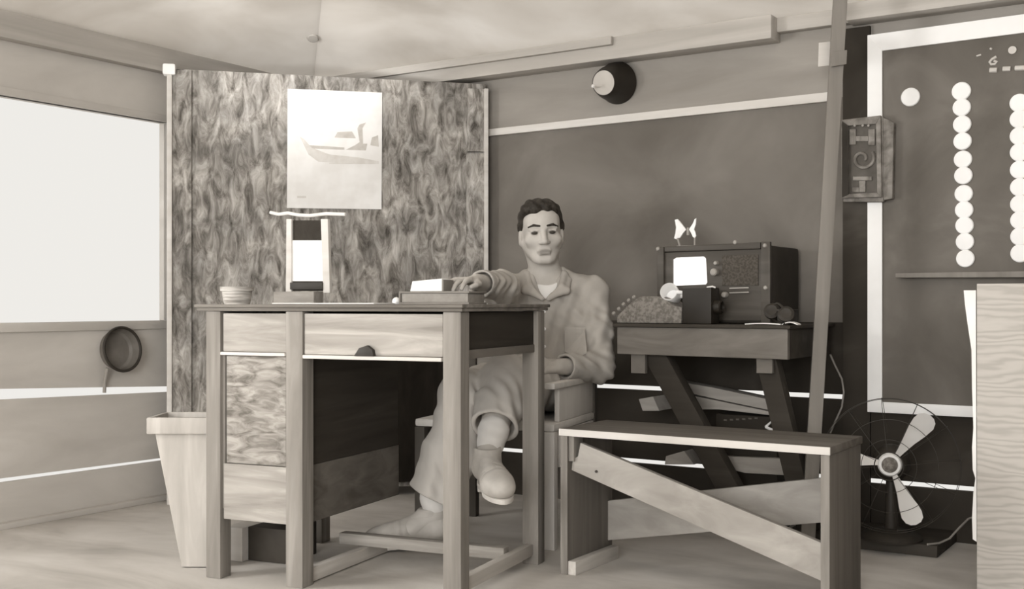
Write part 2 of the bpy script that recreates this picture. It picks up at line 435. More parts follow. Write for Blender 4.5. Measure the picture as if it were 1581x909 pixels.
# drawers
def drawer(u0, u1, z0, z1, name='drawer', mt='pine_x', v=0.006):
    b = MB(); b.fbox(FD, u0, u1, v, v+.02, z0, z1, 0.003)
    o = b.build(name, M[mt], desk); return o
zd = FD.uz(580, 556)[1]
dr = drawer(uM1+.002, -L_-.003, zd+.012, zu-.006)
b = MB(); b.fbox(FD, uM1+.002, -L_-.003, -0.004, .03, zd, zd+.011, 0.003); b.build('drawer_rail', M['trimlight'], desk)
ud = FD.u(565)
b = MB()
b.quadslab(FD, [(ud-.035, zd+.011), (ud+.03, zd+.011), (ud+.026, zd+.03), (ud+.008, zd+.042), (ud-.018, zd+.034)], -0.010, 0.006, 0.003)
b.build('drawer_pull', M['iron'], dr)
z5 = FD.uz(390, 549)[1]
dl = drawer(UL+L_+.004, uM0-.003, z5+.011, zu-.006)
b = MB(); b.fbox(FD, UL+L_, uM0-.001, -0.004, .03, z5, z5+.010, 0.003); b.build('drawer_rail', M['trimlight'], desk)
# pedestal
zp = FD.uz(395, 806)[1]; zs = FD.uz(395, 718)[1]
b = MB(); b.fbox(FD, UL+L_+.012, uM0-.008, 0.012, .026, zs, z5-.002, 0.002); b.build('pedestal_door', M['ped'], desk)
b = MB(); b.fbox(FD, UL+L_+.006, uM0-.002, 0.006, .026, zp, zs-.002, 0.002); b.build('pedestal_rail', M['pine_x'], desk)
b = MB(); b.fbox(FD, UL+L_-.004, UL+L_+.006, 0.012, .030, zp+.03, z5, 0.001); b.build('pedestal_stile', M['pine_z'], desk)
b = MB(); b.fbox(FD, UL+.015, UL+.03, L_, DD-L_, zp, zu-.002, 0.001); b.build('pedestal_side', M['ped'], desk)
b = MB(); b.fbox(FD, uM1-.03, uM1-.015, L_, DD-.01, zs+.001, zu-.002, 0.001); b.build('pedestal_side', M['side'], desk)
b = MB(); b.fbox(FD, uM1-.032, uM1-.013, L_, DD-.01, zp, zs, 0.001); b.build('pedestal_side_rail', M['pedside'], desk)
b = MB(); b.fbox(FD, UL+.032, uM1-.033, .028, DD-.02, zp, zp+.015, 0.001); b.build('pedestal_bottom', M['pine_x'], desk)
# right side apron, shade put into its dark colour, and its lighter lower rail
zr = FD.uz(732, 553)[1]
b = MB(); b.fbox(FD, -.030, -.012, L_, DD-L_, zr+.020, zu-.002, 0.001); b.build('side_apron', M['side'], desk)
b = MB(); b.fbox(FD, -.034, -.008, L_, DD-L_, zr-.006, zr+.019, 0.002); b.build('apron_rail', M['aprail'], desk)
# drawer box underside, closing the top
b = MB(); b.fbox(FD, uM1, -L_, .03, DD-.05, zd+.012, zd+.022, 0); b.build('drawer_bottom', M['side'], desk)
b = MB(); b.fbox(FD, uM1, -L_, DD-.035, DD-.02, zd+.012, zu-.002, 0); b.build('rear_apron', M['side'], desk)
# foot frame
def foot(u0, u1, v0, v1, z0, z1, mt):
    b = MB(); b.fbox(FD, u0, u1, v0, v1, z0, z1, 0.003); b.build('foot_rail', M[mt], desk)
foot(-.042, -.014, L_, DD-L_, .028, .066, 'pine_y')
foot(uM0+.02, uM0+.048, L_, DD+.02, .004, .045, 'pine_y')
foot(FD.u(527, .40), -.043, .385, .425, .046, .082, 'pine_x')

# ------------------------------------------------------------------ on the desk
def on_desk(px, v): return FD.u(px, v)
# woven bowl
c = FD.w(on_desk(366, .22), .22, DT)
bw = thing('woven_bowl', 'small pale woven bowl on the left end of the desk', 'bowl', Matrix.Translation(c))
r0, r1, hb = .040, .050, .056
m = MB(); m.lathe(c, (0,0,1), [(0,0),(r0,0),(r0+.004,.012),(r1-.002,hb-.012),(r1-.006,hb-.014),(r0-.002,.008),(0,.008)]); m.build('body', M['wicker'], bw)
m = MB(); m.lathe(c, (0,0,1), [(r1-.008,hb-.014),(r1+.003,hb-.014),(r1+.004,hb),(r1-.007,hb),(r1-.008,hb-.014)]); m.build('rim', M['wicker'], bw)
# standing frame with a white card
vs_ = .47
fs = thing('card_stand', 'little wooden two-post stand holding a white card on the desk', 'card stand', FD.mat(on_desk(475, vs_), vs_, DT))
def fdz(px, py, v=vs_): return FD.uz(px, py, v)
def sb(name, pts, v0, v1, mt, bev=.002):
    b = MB(); b.quadslab(FD, [fdz(*p) for p in pts], vs_+v0, vs_+v1, bev); return b.build(name, M[mt], fs)
b = MB(); b.fbox(FD, fdz(430,460)[0], fdz(492,460)[0], vs_-.03, vs_+.03, DT, fdz(460,450)[1], .003); b.build('base', M['pine_x'], fs)
sb('upright', [(443,452),(452,452),(452,338),(444,338)], -.008, .008, 'trimlight')
sb('upright', [(501,452),(511,452),(508,338),(497,338)], -.008, .008, 'trimlight')
sb('backing', [(452,449),(501,449),(498,340),(451,340)], .002, .007, 'side', 0)
sb('card', [(452,434),(501,434),(500,371),(450,371)], -.002, .001, 'paper', 0)
sb('ledge', [(451,447),(501,447),(501,436),(451,436)], -.014, .001, 'iron')
b = MB(); pts = [fdz(x, y) for x, y in ((419,328),(432,331),(446,329),(462,332),(480,333),(505,330),(535,331))]
b.tube([FD.w(u, vs_-.006, z) for u, z in pts], .006, 10); b.build('cross_bar', M['chrome'], fs)
# grey book, white pad, sheet, pebble
def item(name, label, cat, u0, u1, v0, v1, z0, z1, mt, pages=None):
    t = thing(name, label, cat, FD.mat((u0+u1)/2, (v0+v1)/2, z0))
    return t
uA, uB = on_desk(631, .41), on_desk(738, .41)
bk = item('thick_book', 'thick grey book lying under the hand of the seated man', 'book', uA, uB, .35, .47, DT, 0, '')
m = MB(); m.fbox(FD, uA, uB, .345, .475, DT, DT+.006, .001); m.fbox(FD, uA, uB, .345, .475, DT+.034, DT+.040, .001); m.fbox(FD, uA, uA+.006, .345, .475, DT+.006, DT+.034, .001)
m.build('cover', M['book'], bk)
m = MB(); m.fbox(FD, uA+.007, uB-.006, .350, .470, DT+.0065, DT+.0335, .001); m.build('page_block', plain('grey_page_edges', 150, .9, .1, 8, 40), bk)
zb_ = DT+.0405
uA, uB = on_desk(641, .42), on_desk(690, .42)
pd = thing('paper_pad', 'white pad of paper standing on top of the grey book', 'pad', FD.mat((uA+uB)/2, .42, zb_))
m = MB(); m.hexa([FD.w(uA,.385,zb_), FD.w(uB,.385,zb_), FD.w(uB,.455,zb_), FD.w(uA,.455,zb_),
                  FD.w(uA+.008,.385,zb_+.032), FD.w(uB,.385,zb_+.040), FD.w(uB,.455,zb_+.040), FD.w(uA+.008,.455,zb_+.032)], .002)
m.build('pages', M['paper'], pd)
m = MB(); m.fbox(FD, uB+.0005, uB+.006, .384, .456, zb_, zb_+.036, .001); m.build('spine', M['book'], pd)
uA, uB = on_desk(445, .33), on_desk(600, .33)
sh = MB(); sh.fbox(FD, uA, uB, .24, .40, DT+.0005, DT+.004, .001)
o = sh.build('paper_sheaf', M['paper'], frame=FD.mat((uA+uB)/2, .32, DT))
tag(o, 'thin sheaf of pale paper lying flat in the middle of the desk', 'paper')
c = FD.w(on_desk(612, .38), .38, DT+.012)
m = MB(); m.lathe(c-Vector((0,0,.0115)), (0,0,1), [(0,0),(.010,0),(.0135,.006),(.0125,.014),(.007,.020),(0,.022)], 20)
o = m.build('white_ink_cap', M['white'], frame=Matrix.Translation(c)); tag(o, 'tiny white rounded cap on the desk beside the grey book', 'cap')

# bin beside the desk
cb = P(296, 640, 3.5); cbx = (296-CX)/F*3.6
bn = thing('waste_bin', 'tapered wooden waste bin with a raised rim standing left of the desk', 'bin', Matrix.Translation((cbx, 3.6, 0)))
def ring(px0, px1, z, d0, d1):
    return [Vector(((px0-CX)/F*3.6, d0, z)), Vector(((px1-CX)/F*3.6, d0, z)), Vector(((px1-CX)/F*3.6, d1, z)), Vector(((px0-CX)/F*3.6, d1, z))]
zt1 = H-(642-HY)/F*3.56; zt0 = H-(667-HY)/F*3.56
lo = ring(287, 331, 0.004, 3.555, 3.65); hi = ring(251, 331, zt0+.01, 3.52, 3.68)
m = MB()
for i in range(4):
    j = (i+1) % 4
    cl = sum(lo, Vector())/4; ch = sum(hi, Vector())/4
    ins = lambda p, c: p+(c-p)*0.16
    m.hexa([lo[i], lo[j], ins(lo[j], cl), ins(lo[i], cl), hi[i], hi[j], ins(hi[j], ch), ins(hi[i], ch)])
m.hexa([p+Vector((0,0,0)) for p in lo]+[p+Vector((0,0,.012)) for p in lo])
m.build('body', M['bin'], bn)
ro = ring(241, 333, zt0, 3.505, 3.695); 
m = MB(); cr = sum(ro, Vector())/4; dz = Vector((0, 0, zt1-zt0))
for i in range(4):
    j = (i+1) % 4; ins = lambda p: p+(cr-p)*0.14
    m.hexa([ro[i], ro[j], ins(ro[j]), ins(ro[i]), ro[i]+dz, ro[j]+dz, ins(ro[j])+dz, ins(ro[i])+dz], .003)
m.build('rim', M['bin'], bn)

# box under the pedestal, lit end and shaded side put into the colours
FX = Fr((P(349, 0, 3.68).x, 3.66), ang=-math.radians(23.5))
bx = thing('low_box', 'low box standing on the floor beneath the desk pedestal, lit end and shaded side put into its colours', 'box', FX.mat(.1, .1, 0))
ue = FX.u(374); zz = H-(812-HY)/F*3.64
m = MB(); m.fbox(FX, 0, ue, 0, .20, 0.001, zz-.005, .003); o = m.build('lit_end_block', M['trimlight'], bx); o['label'] = 'end block coloured as lit'
m = MB(); m.fbox(FX, ue, ue+.15, .03, .20, 0.001, zz-.005, .003); m.build('body', M['carved_dark'], bx)

# pan on the left wall
c2 = P(182, 541, 1.0)
uu, zz = FL.uz(183, 541, -.03)
cpan = FL.w(uu, 0, zz)
n_in = -FL.ey
pan = thing('hanging_pan', 'round dark rimmed pan hung under the window by the gap of light', 'pan', FL.mat(uu, 0, zz))
ax = (n_in+Vector((0,0,.12))).normalized()
m = MB(); rp = .088
m.lathe(cpan+n_in*.006, ax, [(0,0),(rp*.78,0),(rp*.9,.01),(rp,.05),(rp-.004,.05),(rp*.87,.014),(rp*.76,.005),(0,.005)], 48)
m.build('bowl', plain('dull_pan_metal', 112, .55, .4, 14, 10), pan)
m = MB(); cc = cpan+n_in*.006+ax*.05; xx = ax.orthogonal().normalized(); yy = ax.cross(xx)
m.tube([cc+xx*(rp*math.cos(i*math.pi/24))+yy*(rp*math.sin(i*math.pi/24)) for i in range(48)], .006, 10, True); m.build('rim', M['iron'], pan)
e0 = FL.uz(162, 568, -.02); e1 = FL.uz(163, 606, -.02)
m = MB(); m.tube([FL.w(e0[0], -.035, e0[1]), FL.w(e0[0]*.5+e1[0]*.5, -.018, (e0[1]+e1[1])/2), FL.w(e1[0], -.012, e1[1])], .007, 10); m.build('handle', M['greymetal'], pan)

# pail on the back wall
uu, zz = FB.uz(954, 129, -.01)
nb = -FB.ey
cpl = FB.w(uu, -.03, zz)
axp = (nb+Vector((.0,0,-.16))).normalized()
pl = thing('hanging_pail', 'dark round pail hung bottom outwards high on the wall above the pale trim strip', 'pail', FB.mat(uu, 0, zz))
m = MB(); R = .083
m.lathe(cpl-axp*.02, axp, [(R-.006,0),(R,0),(R+.004,.006),(R,.014),(R*.80,.085),(R*.62,.125),(R*.60,.128),(R*.57,.122),(R*.76,.083),(R-.006,.012),(R-.006,0)], 48)
m.build('body', M['black'], pl)
m = MB(); m.lathe(cpl-axp*.02+axp*.118, axp, [(0,0),(R*.585,0),(R*.585,.007),(0,.009)], 48)
o = m.build('bottom', plain('pale_pail_bottom', 186, .7, .3, 8), pl); o['label'] = 'pale round bottom'
hpt = P(917, 133, 4.52)
m = MB(); m.lathe(hpt, axp, [(0,0),(.007,.002),(.008,.008),(.004,.013),(0,.014)], 16); m.tube([hpt+axp*.003, hpt-axp*.03+Vector((.022,.02,0))], .003, 8); m.build('lug', M['chrome'], pl)

# knot hole disc in the roof canvas
def roof_hit(px, py):
    dr_ = Vector(((px-CX)/F, 1, (HY-py)/F)); best = None
    for k in range(2000):
        d = 2.5+k*.002; p = Vector((0,0,H))+dr_*d; r = p-C0
        a = -(r.x*wl.x+r.y*wl.y); b_ = r.x*wb.x+r.y*wb.y
        z = Z0+min(a, b_, RI)*(ZR-Z0)/RI
        if p.z > z-.004 and a > 0 and b_ > 0:
            return p
    return p
hp = roof_hit(483, 58)
m = MB(); m.lathe(hp, (.02,-.5,-.9), [(0,0),(.024,0),(.026,.004),(.022,.010),(0,.012)], 24)
o = m.build('roof_button_mount', M['greymetal'], frame=Matrix.Translation(hp)); tag(o, 'round dark button fixed to the canvas roof above the partition', 'button')

# ------------------------------------------------------------------ bench in front
pB = P(867, 885, 3.48)
FN = Fr((pB.x, pB.y), ex=WB)
bl = 0.815; bd = 0.29; bh = 0.447
bl = FN.u(1281)
ben = thing('wooden_bench', 'plain wooden bench with solid ends and a wide diagonal brace in the right foreground', 'bench', FN.mat(bl/2, bd/2, 0))
m = MB(); m.fbox(FN, -.004, bl+.004, -.006, bd+.006, bh-.022, bh, .003); m.build('seat', M['bench_top'], ben)
m = MB(); m.fbox(FN, -.004, bl+.004, -.0105, -.0065, bh-.022, bh-.001, .001); m.build('seat_edge', M['trimlight'], ben)
for u0 in (0, bl-.022):
    m = MB(); m.fbox(FN, u0, u0+.022, 0, bd, 0, bh-.0225, .002); o = m.build('end_board', M['bench_end_shade'], ben)
    m = MB(); m.fbox(FN, u0-.001, u0+.023, -.005, -.0005, 0, bh-.0225, .001); m.build('edge_strip', M['pine_z'], o)
m = MB(); m.fbox(FN, .0225, .05, .0, bd-.01, 0, .042, .002); m.build('foot_cleat', M['pine_y'], ben)
m = MB(); m.fbox(FN, .0225, .042, .002, .06, bh-.10, bh-.023, .002); m.build('top_block', M['pine_z'], ben)
def fnz(px, py, v=.02): return FN.uz(px, py, v)
m = MB(); m.quadslab(FN, [fnz(884,725), fnz(886,708), fnz(894,704), fnz(898,683), fnz(1272,838), fnz(1272,897)], .012, .034, .002)
br = m.build('front_brace', M['brace'], ben)
m = MB(); cN = fnz(923, 727); m.cyl(FN.w(cN[0], .0115, cN[1]), FN.w(cN[0], .008, cN[1]), .004, n=12); m.build('nail_head', M['iron'], br)
v2 = bd-.03
m = MB(); m.quadslab(FN, [(FN.u(938,v2), fnz(938,834,v2)[1]), (FN.u(1275,v2), fnz(1275,806,v2)[1]), (FN.u(1275,v2), fnz(1275,737,v2)[1]), (FN.u(938,v2), fnz(938,773,v2)[1])], v2, v2+.02, .002)
m.build('rear_brace', M['brace'], ben)

# ------------------------------------------------------------------ radio table
FT = Fr((0.557, 3.98), ex=WB)
ta, tb = FT.u(948), FT.u(1216)
tz = .757; td = .475
tab = thing('radio_table', 'rough work table with a deep apron and slanting dark legs against the dark wall', 'table', FT.mat((ta+tb)/2, td/2, 0))
m = MB(); m.fbox(FT, ta, tb+.012, -.012, td, tz-.012, tz, .002); m.build('table_top', M['table_dark'], tab)
zA = FT.uz(1080, 551)[1]
m = MB(); m.quadslab(FT, [(FT.u(953), FT.uz(953,546)[1]), (tb, FT.uz(1215,555)[1]), (tb, tz-.013), (FT.u(953), tz-.013)], 0, .022, .002)
m.build('front_apron', M['table_apron'], tab)
m = MB(); m.fbox(FT, tb-.022, tb, .023, td-.01, zA, tz-.013, .002); m.build('side_apron', M['table_dark'], tab)
m = MB(); m.fbox(FT, ta+.02, ta+.042, .023, td-.01, zA, tz-.013, .002); m.build('side_apron', M['table_dark'], tab)
def slant(px0, py0, d0, px1, d1, w):
    a = P(px0, py0, d0); fl = P(px1, 0, d1); fl.z = .012
    b = MB(); b.beam(a, fl, w, .045, side=(WB[0], WB[1], 0)); 
    return b.build('leg', M['table_dark'], tab)
dA = FT.w(FT.u(1000, .05), .05).y; dB = FT.w(FT.u(1185, .05), .05).y
slant(1000, 520, dA+.01, 1165, 4.05, .085)
slant(1178, 520, dB+.01, 1252, 3.98, .072)
for px in (986, 1181):  # paler blocks put in as the lit tops of the legs
    d0 = FT.w(FT.u(px, .03), .03)
    m = MB(); z0 = H-(576-HY)/F*d0.y
    uu = FT.u(px, .03); m.fbox(FT, uu-.028, uu+.028, .024, .046, z0, zA+.03, .002); m.build('lit_leg_top', M['table_apron'], tab)
m = MB(); m.fbox(FT, ta+.05, tb-.03, td-.03, .497, tz-.075, tz-.013, .002); m.build('rear_rail', M['table_dark'], tab)

# things on the radio table
def ftz(px, py, v): return FT.uz(px, py, v)
vr = .165
r0_, r1_ = FT.u(1019, vr), FT.u(1190, vr)
rz1 = ftz(1100, 379, vr)[1]
rad = thing('radio_set', 'wooden table radio with an added glow on its square dial, standing on the work table', 'radio', FT.mat((r0_+r1_)/2, vr+.14, tz))
m = MB(); m.fbox(FT, r0_+.004, r1_, vr+.004, vr+.30, tz+.001, rz1-.004, .012); m.build('case', M['radio_dark'], rad)
def rq(name, pts, v0, v1, mt, bev=.002, par=None):
    b = MB(); b.quadslab(FT, [ftz(x, y, vr) for x, y in pts], vr+v0, vr+v1, bev); return b.build(name, M[mt] if isinstance(mt, str) else mt, par or rad)
rq('front_panel', [(1026,494),(1184,495),(1184,384),(1026,390)], -.004, .006, 'radio')
b = MB()
for pts in ([(1017,498),(1027,498),(1027,381),(1017,381)], [(1177,498),(1191,498),(1191,373),(1177,373)], [(1028,389),(1176,384),(1176,374),(1028,381)]):
    b.quadslab(FT, [ftz(x, y, vr) for x, y in pts], vr-.014, vr+.004, .003)
b.build('front_frame', M['radio'], rad)
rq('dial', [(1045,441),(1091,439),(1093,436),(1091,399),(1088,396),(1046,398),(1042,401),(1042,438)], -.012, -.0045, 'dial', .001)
rq('speaker_grille', [(1116,441),(1172,441),(1172,393),(1116,394)], -.009, -.0045, 'grille')
rq('grille_bar', [(1128,446),(1158,445),(1158,443),(1128,444)], -.012, -.0045, 'greymetal', .0005)
rq('grille_bar', [(1128,453),(1158,452),(1158,450),(1128,451)], -.012, -.0045, 'greymetal', .0005)
for px, py, r in ((1102,420,.014), (1105,406,.008), (1118,455,.011), (1104,454,.008)):
    u_, z_ = ftz(px, py, vr-.02); b = MB()
    b.lathe(FT.w(u_, vr-.0045, z_), -FT.ey, [(0,0),(r,0),(r*.95,.018),(r*.7,.022),(0,.023)], 24); b.build('knob', M['greymetal'], rad)
for px, py in ((1016,384),(1181,379),(1182,444),(1135,374)):
    u_, z_ = ftz(px, py, vr-.014); b = MB()
    b.lathe(FT.w(u_, vr-.0142, z_), -FT.ey, [(0,0),(.008,0),(.006,.005),(0,.007)], 16); b.build('stud', M['greymetal'], rad)
# butterfly ornament on top
vb_ = .18
cu, cz_ = ftz(1062, 374, vb_)
cz_ = rz1-.004
bf = thing('butterfly_ornament', 'white butterfly shaped ornament standing on the radio', 'ornament', FT.mat(cu, vb_, cz_))
def bz(x, y): 
    u_, z_ = ftz(1010+x/4.784, 320+y/4.784, vb_); return (u_, z_)
def wing(name, pts, tilt):
    b = MB(); n = len(pts); q = [bz(*p) for p in pts]
    vs = [FT.w(u_, vb_-.004-abs(u_-cu)*.5, z_) for u_, z_ in q]+[FT.w(u_, vb_+.003-abs(u_-cu)*.5, z_) for u_, z_ in q]
    b._add(vs, [tuple(range(n)), tuple(range(n, 2*n))]+[(i, (i+1) % n, n+(i+1) % n, n+i) for i in range(n)], .0015)
    return b.build(name, M['white'], bf)
wing('wing', [(172,95),(188,88),(205,110),(232,152),(240,165),(222,190),(205,225),(182,238),(168,232),(176,190),(180,150)], 1)
wing('wing', [(330,82),(316,90),(298,122),(272,152),(264,165),(282,190),(300,222),(318,228),(330,215),(322,186),(310,165),(326,130)], 1)
b = MB(); b.tube([FT.w(bz(253,150)[0], vb_, bz(253,150)[1]), FT.w(bz(250,205)[0], vb_, bz(250,205)[1])], .006, 10); b.build('body', M['greymetal'], bf)
b = MB()
for x0, x1 in ((190, 200), (318, 308)):
    b.tube([FT.w(bz(x0,232)[0], vb_-.02, bz(x0,228)[1]), FT.w(bz(x1,270)[0], vb_-.01, cz_+.004)], .004, 8)
b.fbox(FT, bz(185,0)[0], bz(325,0)[0], vb_-.025, vb_+.02, cz_+.0005, cz_+.007, .002)
b.build('foot', M['greymetal'], bf)
# office machine
vm = .03
mm = thing('adding_machine', 'humped grey office machine with round keys on the left of the work table', 'office machine', FT.mat(FT.u(995, vm), vm+.07, tz))
prof = [(952,498),(1052,498),(1053,474),(1040,472),(1028,462),(1014,457),(990,457),(978,463),(966,474),(952,488)]
q = [ftz(x, y, vm) for x, y in prof]; q[0] = (q[0][0], tz+.001); q[1] = (q[1][0], tz+.001)
b = MB(); b.quadslab(FT, q, vm, vm+.112, .006); b.build('case', M['machine'], mm)
for x, y in ((949,484),(957,477),(964,470),(972,464),(980,459)):
    u_, z_ = ftz(x, y, vm+.01); b = MB(); cc = FT.w(u_, vm+.005, z_)
    b.lathe(cc, (-.5,-.6,.55), [(0,-.006),(.0065,-.005),(.008,0),(.0065,.005),(0,.006)], 14); b.tube([cc, cc+Vector((.018,.012,-.012))], .0025, 6); b.build('key', M['greymetal'], mm)
# mug
vmu = .07
u_, z_ = ftz(1036, 470, vmu)
zq = ftz(1036, 472, vm)[1]
mg = thing('white_mug', 'white mug tipped toward the room, resting on the shoulder of the office machine', 'mug', FT.mat(u_, vmu, zq))
axm = Vector((-.35, -.85, .28)).normalized(); c0 = FT.w(*[ftz(1036, 454, vmu)[0]], vmu, ftz(1036, 454, vmu)[1]); c0 = c0-axm*.045
m = MB(); m.lathe(c0, axm, [(0,0),(.026,0),(.030,.01),(.033,.075),(.031,.079),(.028,.075),(.025,.012),(0,.010)], 32); m.build('cup', M['white'], mg)
m = MB(); hd = Vector((WB[0], WB[1], 0)); 
m.tube([c0+axm*.055+hd*(.029+.024*math.sin(a))+axm*(.026*math.cos(a)-.012) for a in [math.pi*k/10 for k in range(11)]], .007, 10); m.build('handle', M['white'], mg)
# black box camera
k0, k1 = FT.u(1053, .02), FT.u(1098, .02); kz = ftz(1075, 444, .02)[1]
cam_t = thing('black_box', 'black upright box with a short lens barrel in front of the radio dial', 'box', FT.mat((k0+k1)/2, .055, tz))
m = MB(); m.fbox(FT, k0, k1, .02, .095, tz+.001, kz, .004); m.build('body', M['black'], cam_t)
u_, z_ = ftz(1110, 470, .03); m = MB(); m.lathe(FT.w(k1+.0005, .055, tz+.06), FT.ex, [(0,0),(.024,0),(.024,.022),(.019,.026),(.018,.018),(0,.016)], 28); m.build('barrel', M['black'], cam_t)
m = MB(); m.tube([FT.w(k1-.02, .03, kz+.001), FT.w(k1, .03, kz+.004), FT.w(k1+.012, .03, kz)], .003, 8); m.build('catch', M['chrome'], cam_t)
# headphones, papers, small box
hc = FT.w(FT.u(1196, .04), .04, tz)
hp_ = thing('headphones', 'dark pair of headphones lying in front of the right end of the radio', 'headphones', Matrix.Translation(hc))
m = MB()
A0 = FT.w(FT.u(1192, .05), .05, tz+.055); A1 = FT.w(FT.u(1214, .03), .03, tz+.045)
md = (A0+A1)/2
m.tube([A0*(1-t)+A1*t+Vector((0,.02*math.sin(math.pi*t),.022*math.sin(math.pi*t))) for t in [k/12 for k in range(13)]], .004, 8); m.build('head_band', M['iron'], hp_)
for cc in (A0, A1):
    m = MB(); m.lathe(cc-Vector((0,0,.01)), (-.3,-.85,.35), [(0,-.012),(.022,-.012),(.027,-.004),(.027,.008),(.018,.014),(.006,.012),(0,.012)], 24); o = m.build('ear_cup', M['iron'], hp_)
m = MB(); m.tube([A0-Vector((0,0,.035)), A0-Vector((-.02,.05,.051)), A1-Vector((.02,.05,.042)), A1-Vector((0,0,.032))], .003, 6); m.build('cord', M['black'], hp_)
for k, (x0, x1, v0, v1, z, lab) in enumerate([(1150,1205,-.005,.03,.003,'curled white paper slip lying in front of the radio'), (1207,1231,-.008,.03,.008,'crumpled white paper lying at the right end of the work table')]):
    ua, ub = FT.u(x0, v0), FT.u(x1, v0); mid = (ua+ub)/2
    m = MB(); n = 8
    for i in range(n):
        t0, t1 = i/n, (i+1)/n
        za = tz+.001+z*math.sin(math.pi*t0); zb2 = tz+.001+z*math.sin(math.pi*t1)
        m.hexa([FT.w(ua+(ub-ua)*t0, v0, za), FT.w(ua+(ub-ua)*t1, v0, zb2), FT.w(ua+(ub-ua)*t1, v1, zb2), FT.w(ua+(ub-ua)*t0, v1, za),
                FT.w(ua+(ub-ua)*t0, v0, za+.003), FT.w(ua+(ub-ua)*t1, v0, zb2+.003), FT.w(ua+(ub-ua)*t1, v1, zb2+.003), FT.w(ua+(ub-ua)*t0, v1, za+.003)])
    o = m.build('paper_slip', M['paper'], frame=FT.mat(mid, v0, tz)); tag(o, lab, 'paper')
ua, ub = FT.u(1233, .2), FT.u(1250, .2)
sbx = thing('small_dark_box', 'small dark box on the work table beside the leaning post', 'box', FT.mat(tb-.03, .09, tz))
m = MB(); m.fbox(FT, tb-.05, tb-.008, .04, .13, tz+.001, tz+.045, .003); m.build('body', M['black'], sbx)
m = MB(); m.fbox(FT, tb-.052, tb-.006, .038, .132, tz+.0455, tz+.053, .002); m.build('lid', M['iron'], sbx)

# ------------------------------------------------------------------ under the table
FC = Fr((P(1105, 0, 4.23).x, 4.23), ex=WB)
cr_ = thing('dark_crate', 'dark wooden crate under the work table carrying loose planks', 'crate', FC.mat(.13, .07, 0))
czt = H-(644-HY)/F*4.1
cu1 = FC.u(1200); 
m = MB(); m.fbox(FC, 0, cu1, 0, .14, .001, czt, .003); m.build('body', M['crate'], cr_)
m = MB()
for k in range(6):
    u_, z_ = FC.uz(1120+k*9.5, 648-k*.6, 0); m.fbox(FC, u_-.006, u_+.006, -.002, 0, z_-.004, z_+.002, 0)
m.build('slot_row', plain('slot_row_grey', 96), cr_)
def loose(name, label, pts, d0, d1, th, mt='plank', group=None):
    """a board whose face outline is seen at pts; near face runs from depth d0 to d1"""
    xs = [p[0] for p in pts]; x0, x1 = min(xs), max(xs); n = len(pts)
    fr = [P(x, y, d0+(d1-d0)*(x-x0)/(x1-x0)) for x, y in pts]
    nn = Vector((WL[0], WL[1], 0))*th
    b = MB(); b._add(fr+[p+nn for p in fr], [tuple(range(n)), tuple(range(n, 2*n))]+[(i, (i+1) % n, n+(i+1) % n, n+i) for i in range(n)], .002)
    c = sum(fr, Vector())/n
    o = b.build(name, M[mt], frame=Matrix.Translation(c) @ Matrix.Rotation(FB.yaw, 4, 'Z')); return tag(o, label, 'plank', group)
loose('loose_plank', 'upper of the two long planks lying slanted on the dark crate under the table', [(1030,586),(1100,598),(1190,617),(1192,634),(1110,617),(1042,602)], 4.34, 4.10, .08)
loose('loose_plank', 'lower of the two long planks lying slanted on the dark crate under the table', [(1036,604),(1110,619),(1192,636),(1191,641),(1110,632),(1058,632)], 4.34, 4.10, .08)
loose('plank_offcut', 'short pale plank end by the left table leg, below the upper gap of light', [(986,616),(1008,612),(1018,634),(992,634)], 4.33, 4.30, .30)
loose('plank_offcut', 'short board end by the left table leg, beside the lower gap of light', [(1028,704),(1056,696),(1072,717),(1026,717)], 4.20, 4.18, .08)
loose('long_offcut', 'grey board leaning low behind the bench, under the dark crate planks', [(1104,704),(1215,708),(1222,734),(1150,730),(1118,722)], 4.14, 4.04, .03)
pp = [P(x, y, 4.0) for x, y in ((1180,660),(1192,650),(1196,662),(1190,668))]
m = MB(); m.tube([P(1182,659,4.06), P(1192,650,4.05), P(1197,664,4.04), P(1182,659,4.06)], .005, 8); m.tube([P(1184,660,4.06), P(1197,665,4.04)], .005, 8)
o = m.build('wire_hook', M['white'], frame=Matrix.Translation(P(1190,660,4.05))); tag(o, 'small white triangular wire hook hung on the end of the dark crate', 'hook')

# ------------------------------------------------------------------ leaning post
a = P(1299, -30, 3.86); b2 = P(1253, 740, 3.86); b2 = b2+(b2-a)*((b2.z-.0)/(a.z-b2.z))
po = thing('leaning_post', 'slender squared timber post leaning from floor to roof beside the work table', 'post', Matrix.Translation(b2))
a = b2+(a-b2)*((1.93)/(a.z))
m = MB(); m.beam(b2+Vector((0,0,.006)), a, .046, .036, side=(1, -.2, 0)); m.build('timber', M['post'], po)
m = MB(); m.hexa([P(1263,103,3.895), P(1282,101,3.895), P(1282,99,4.03), P(1263,101,4.03), P(1264,66,3.895), P(1282,64,3.895), P(1282,64,4.03), P(1264,66,4.03)], .002); o = m.build('cleat', M['trimlight'], po); o['label'] = 'pale cleat block'
m = MB(); m.hexa([P(1283,103,3.825), P(1307,99,3.825), P(1307,97,3.89), P(1283,101,3.89), P(1285,80,3.825), P(1308,77,3.825), P(1308,77,3.89), P(1285,80,3.89)], .002); m.build('bracket', M['post'], po)

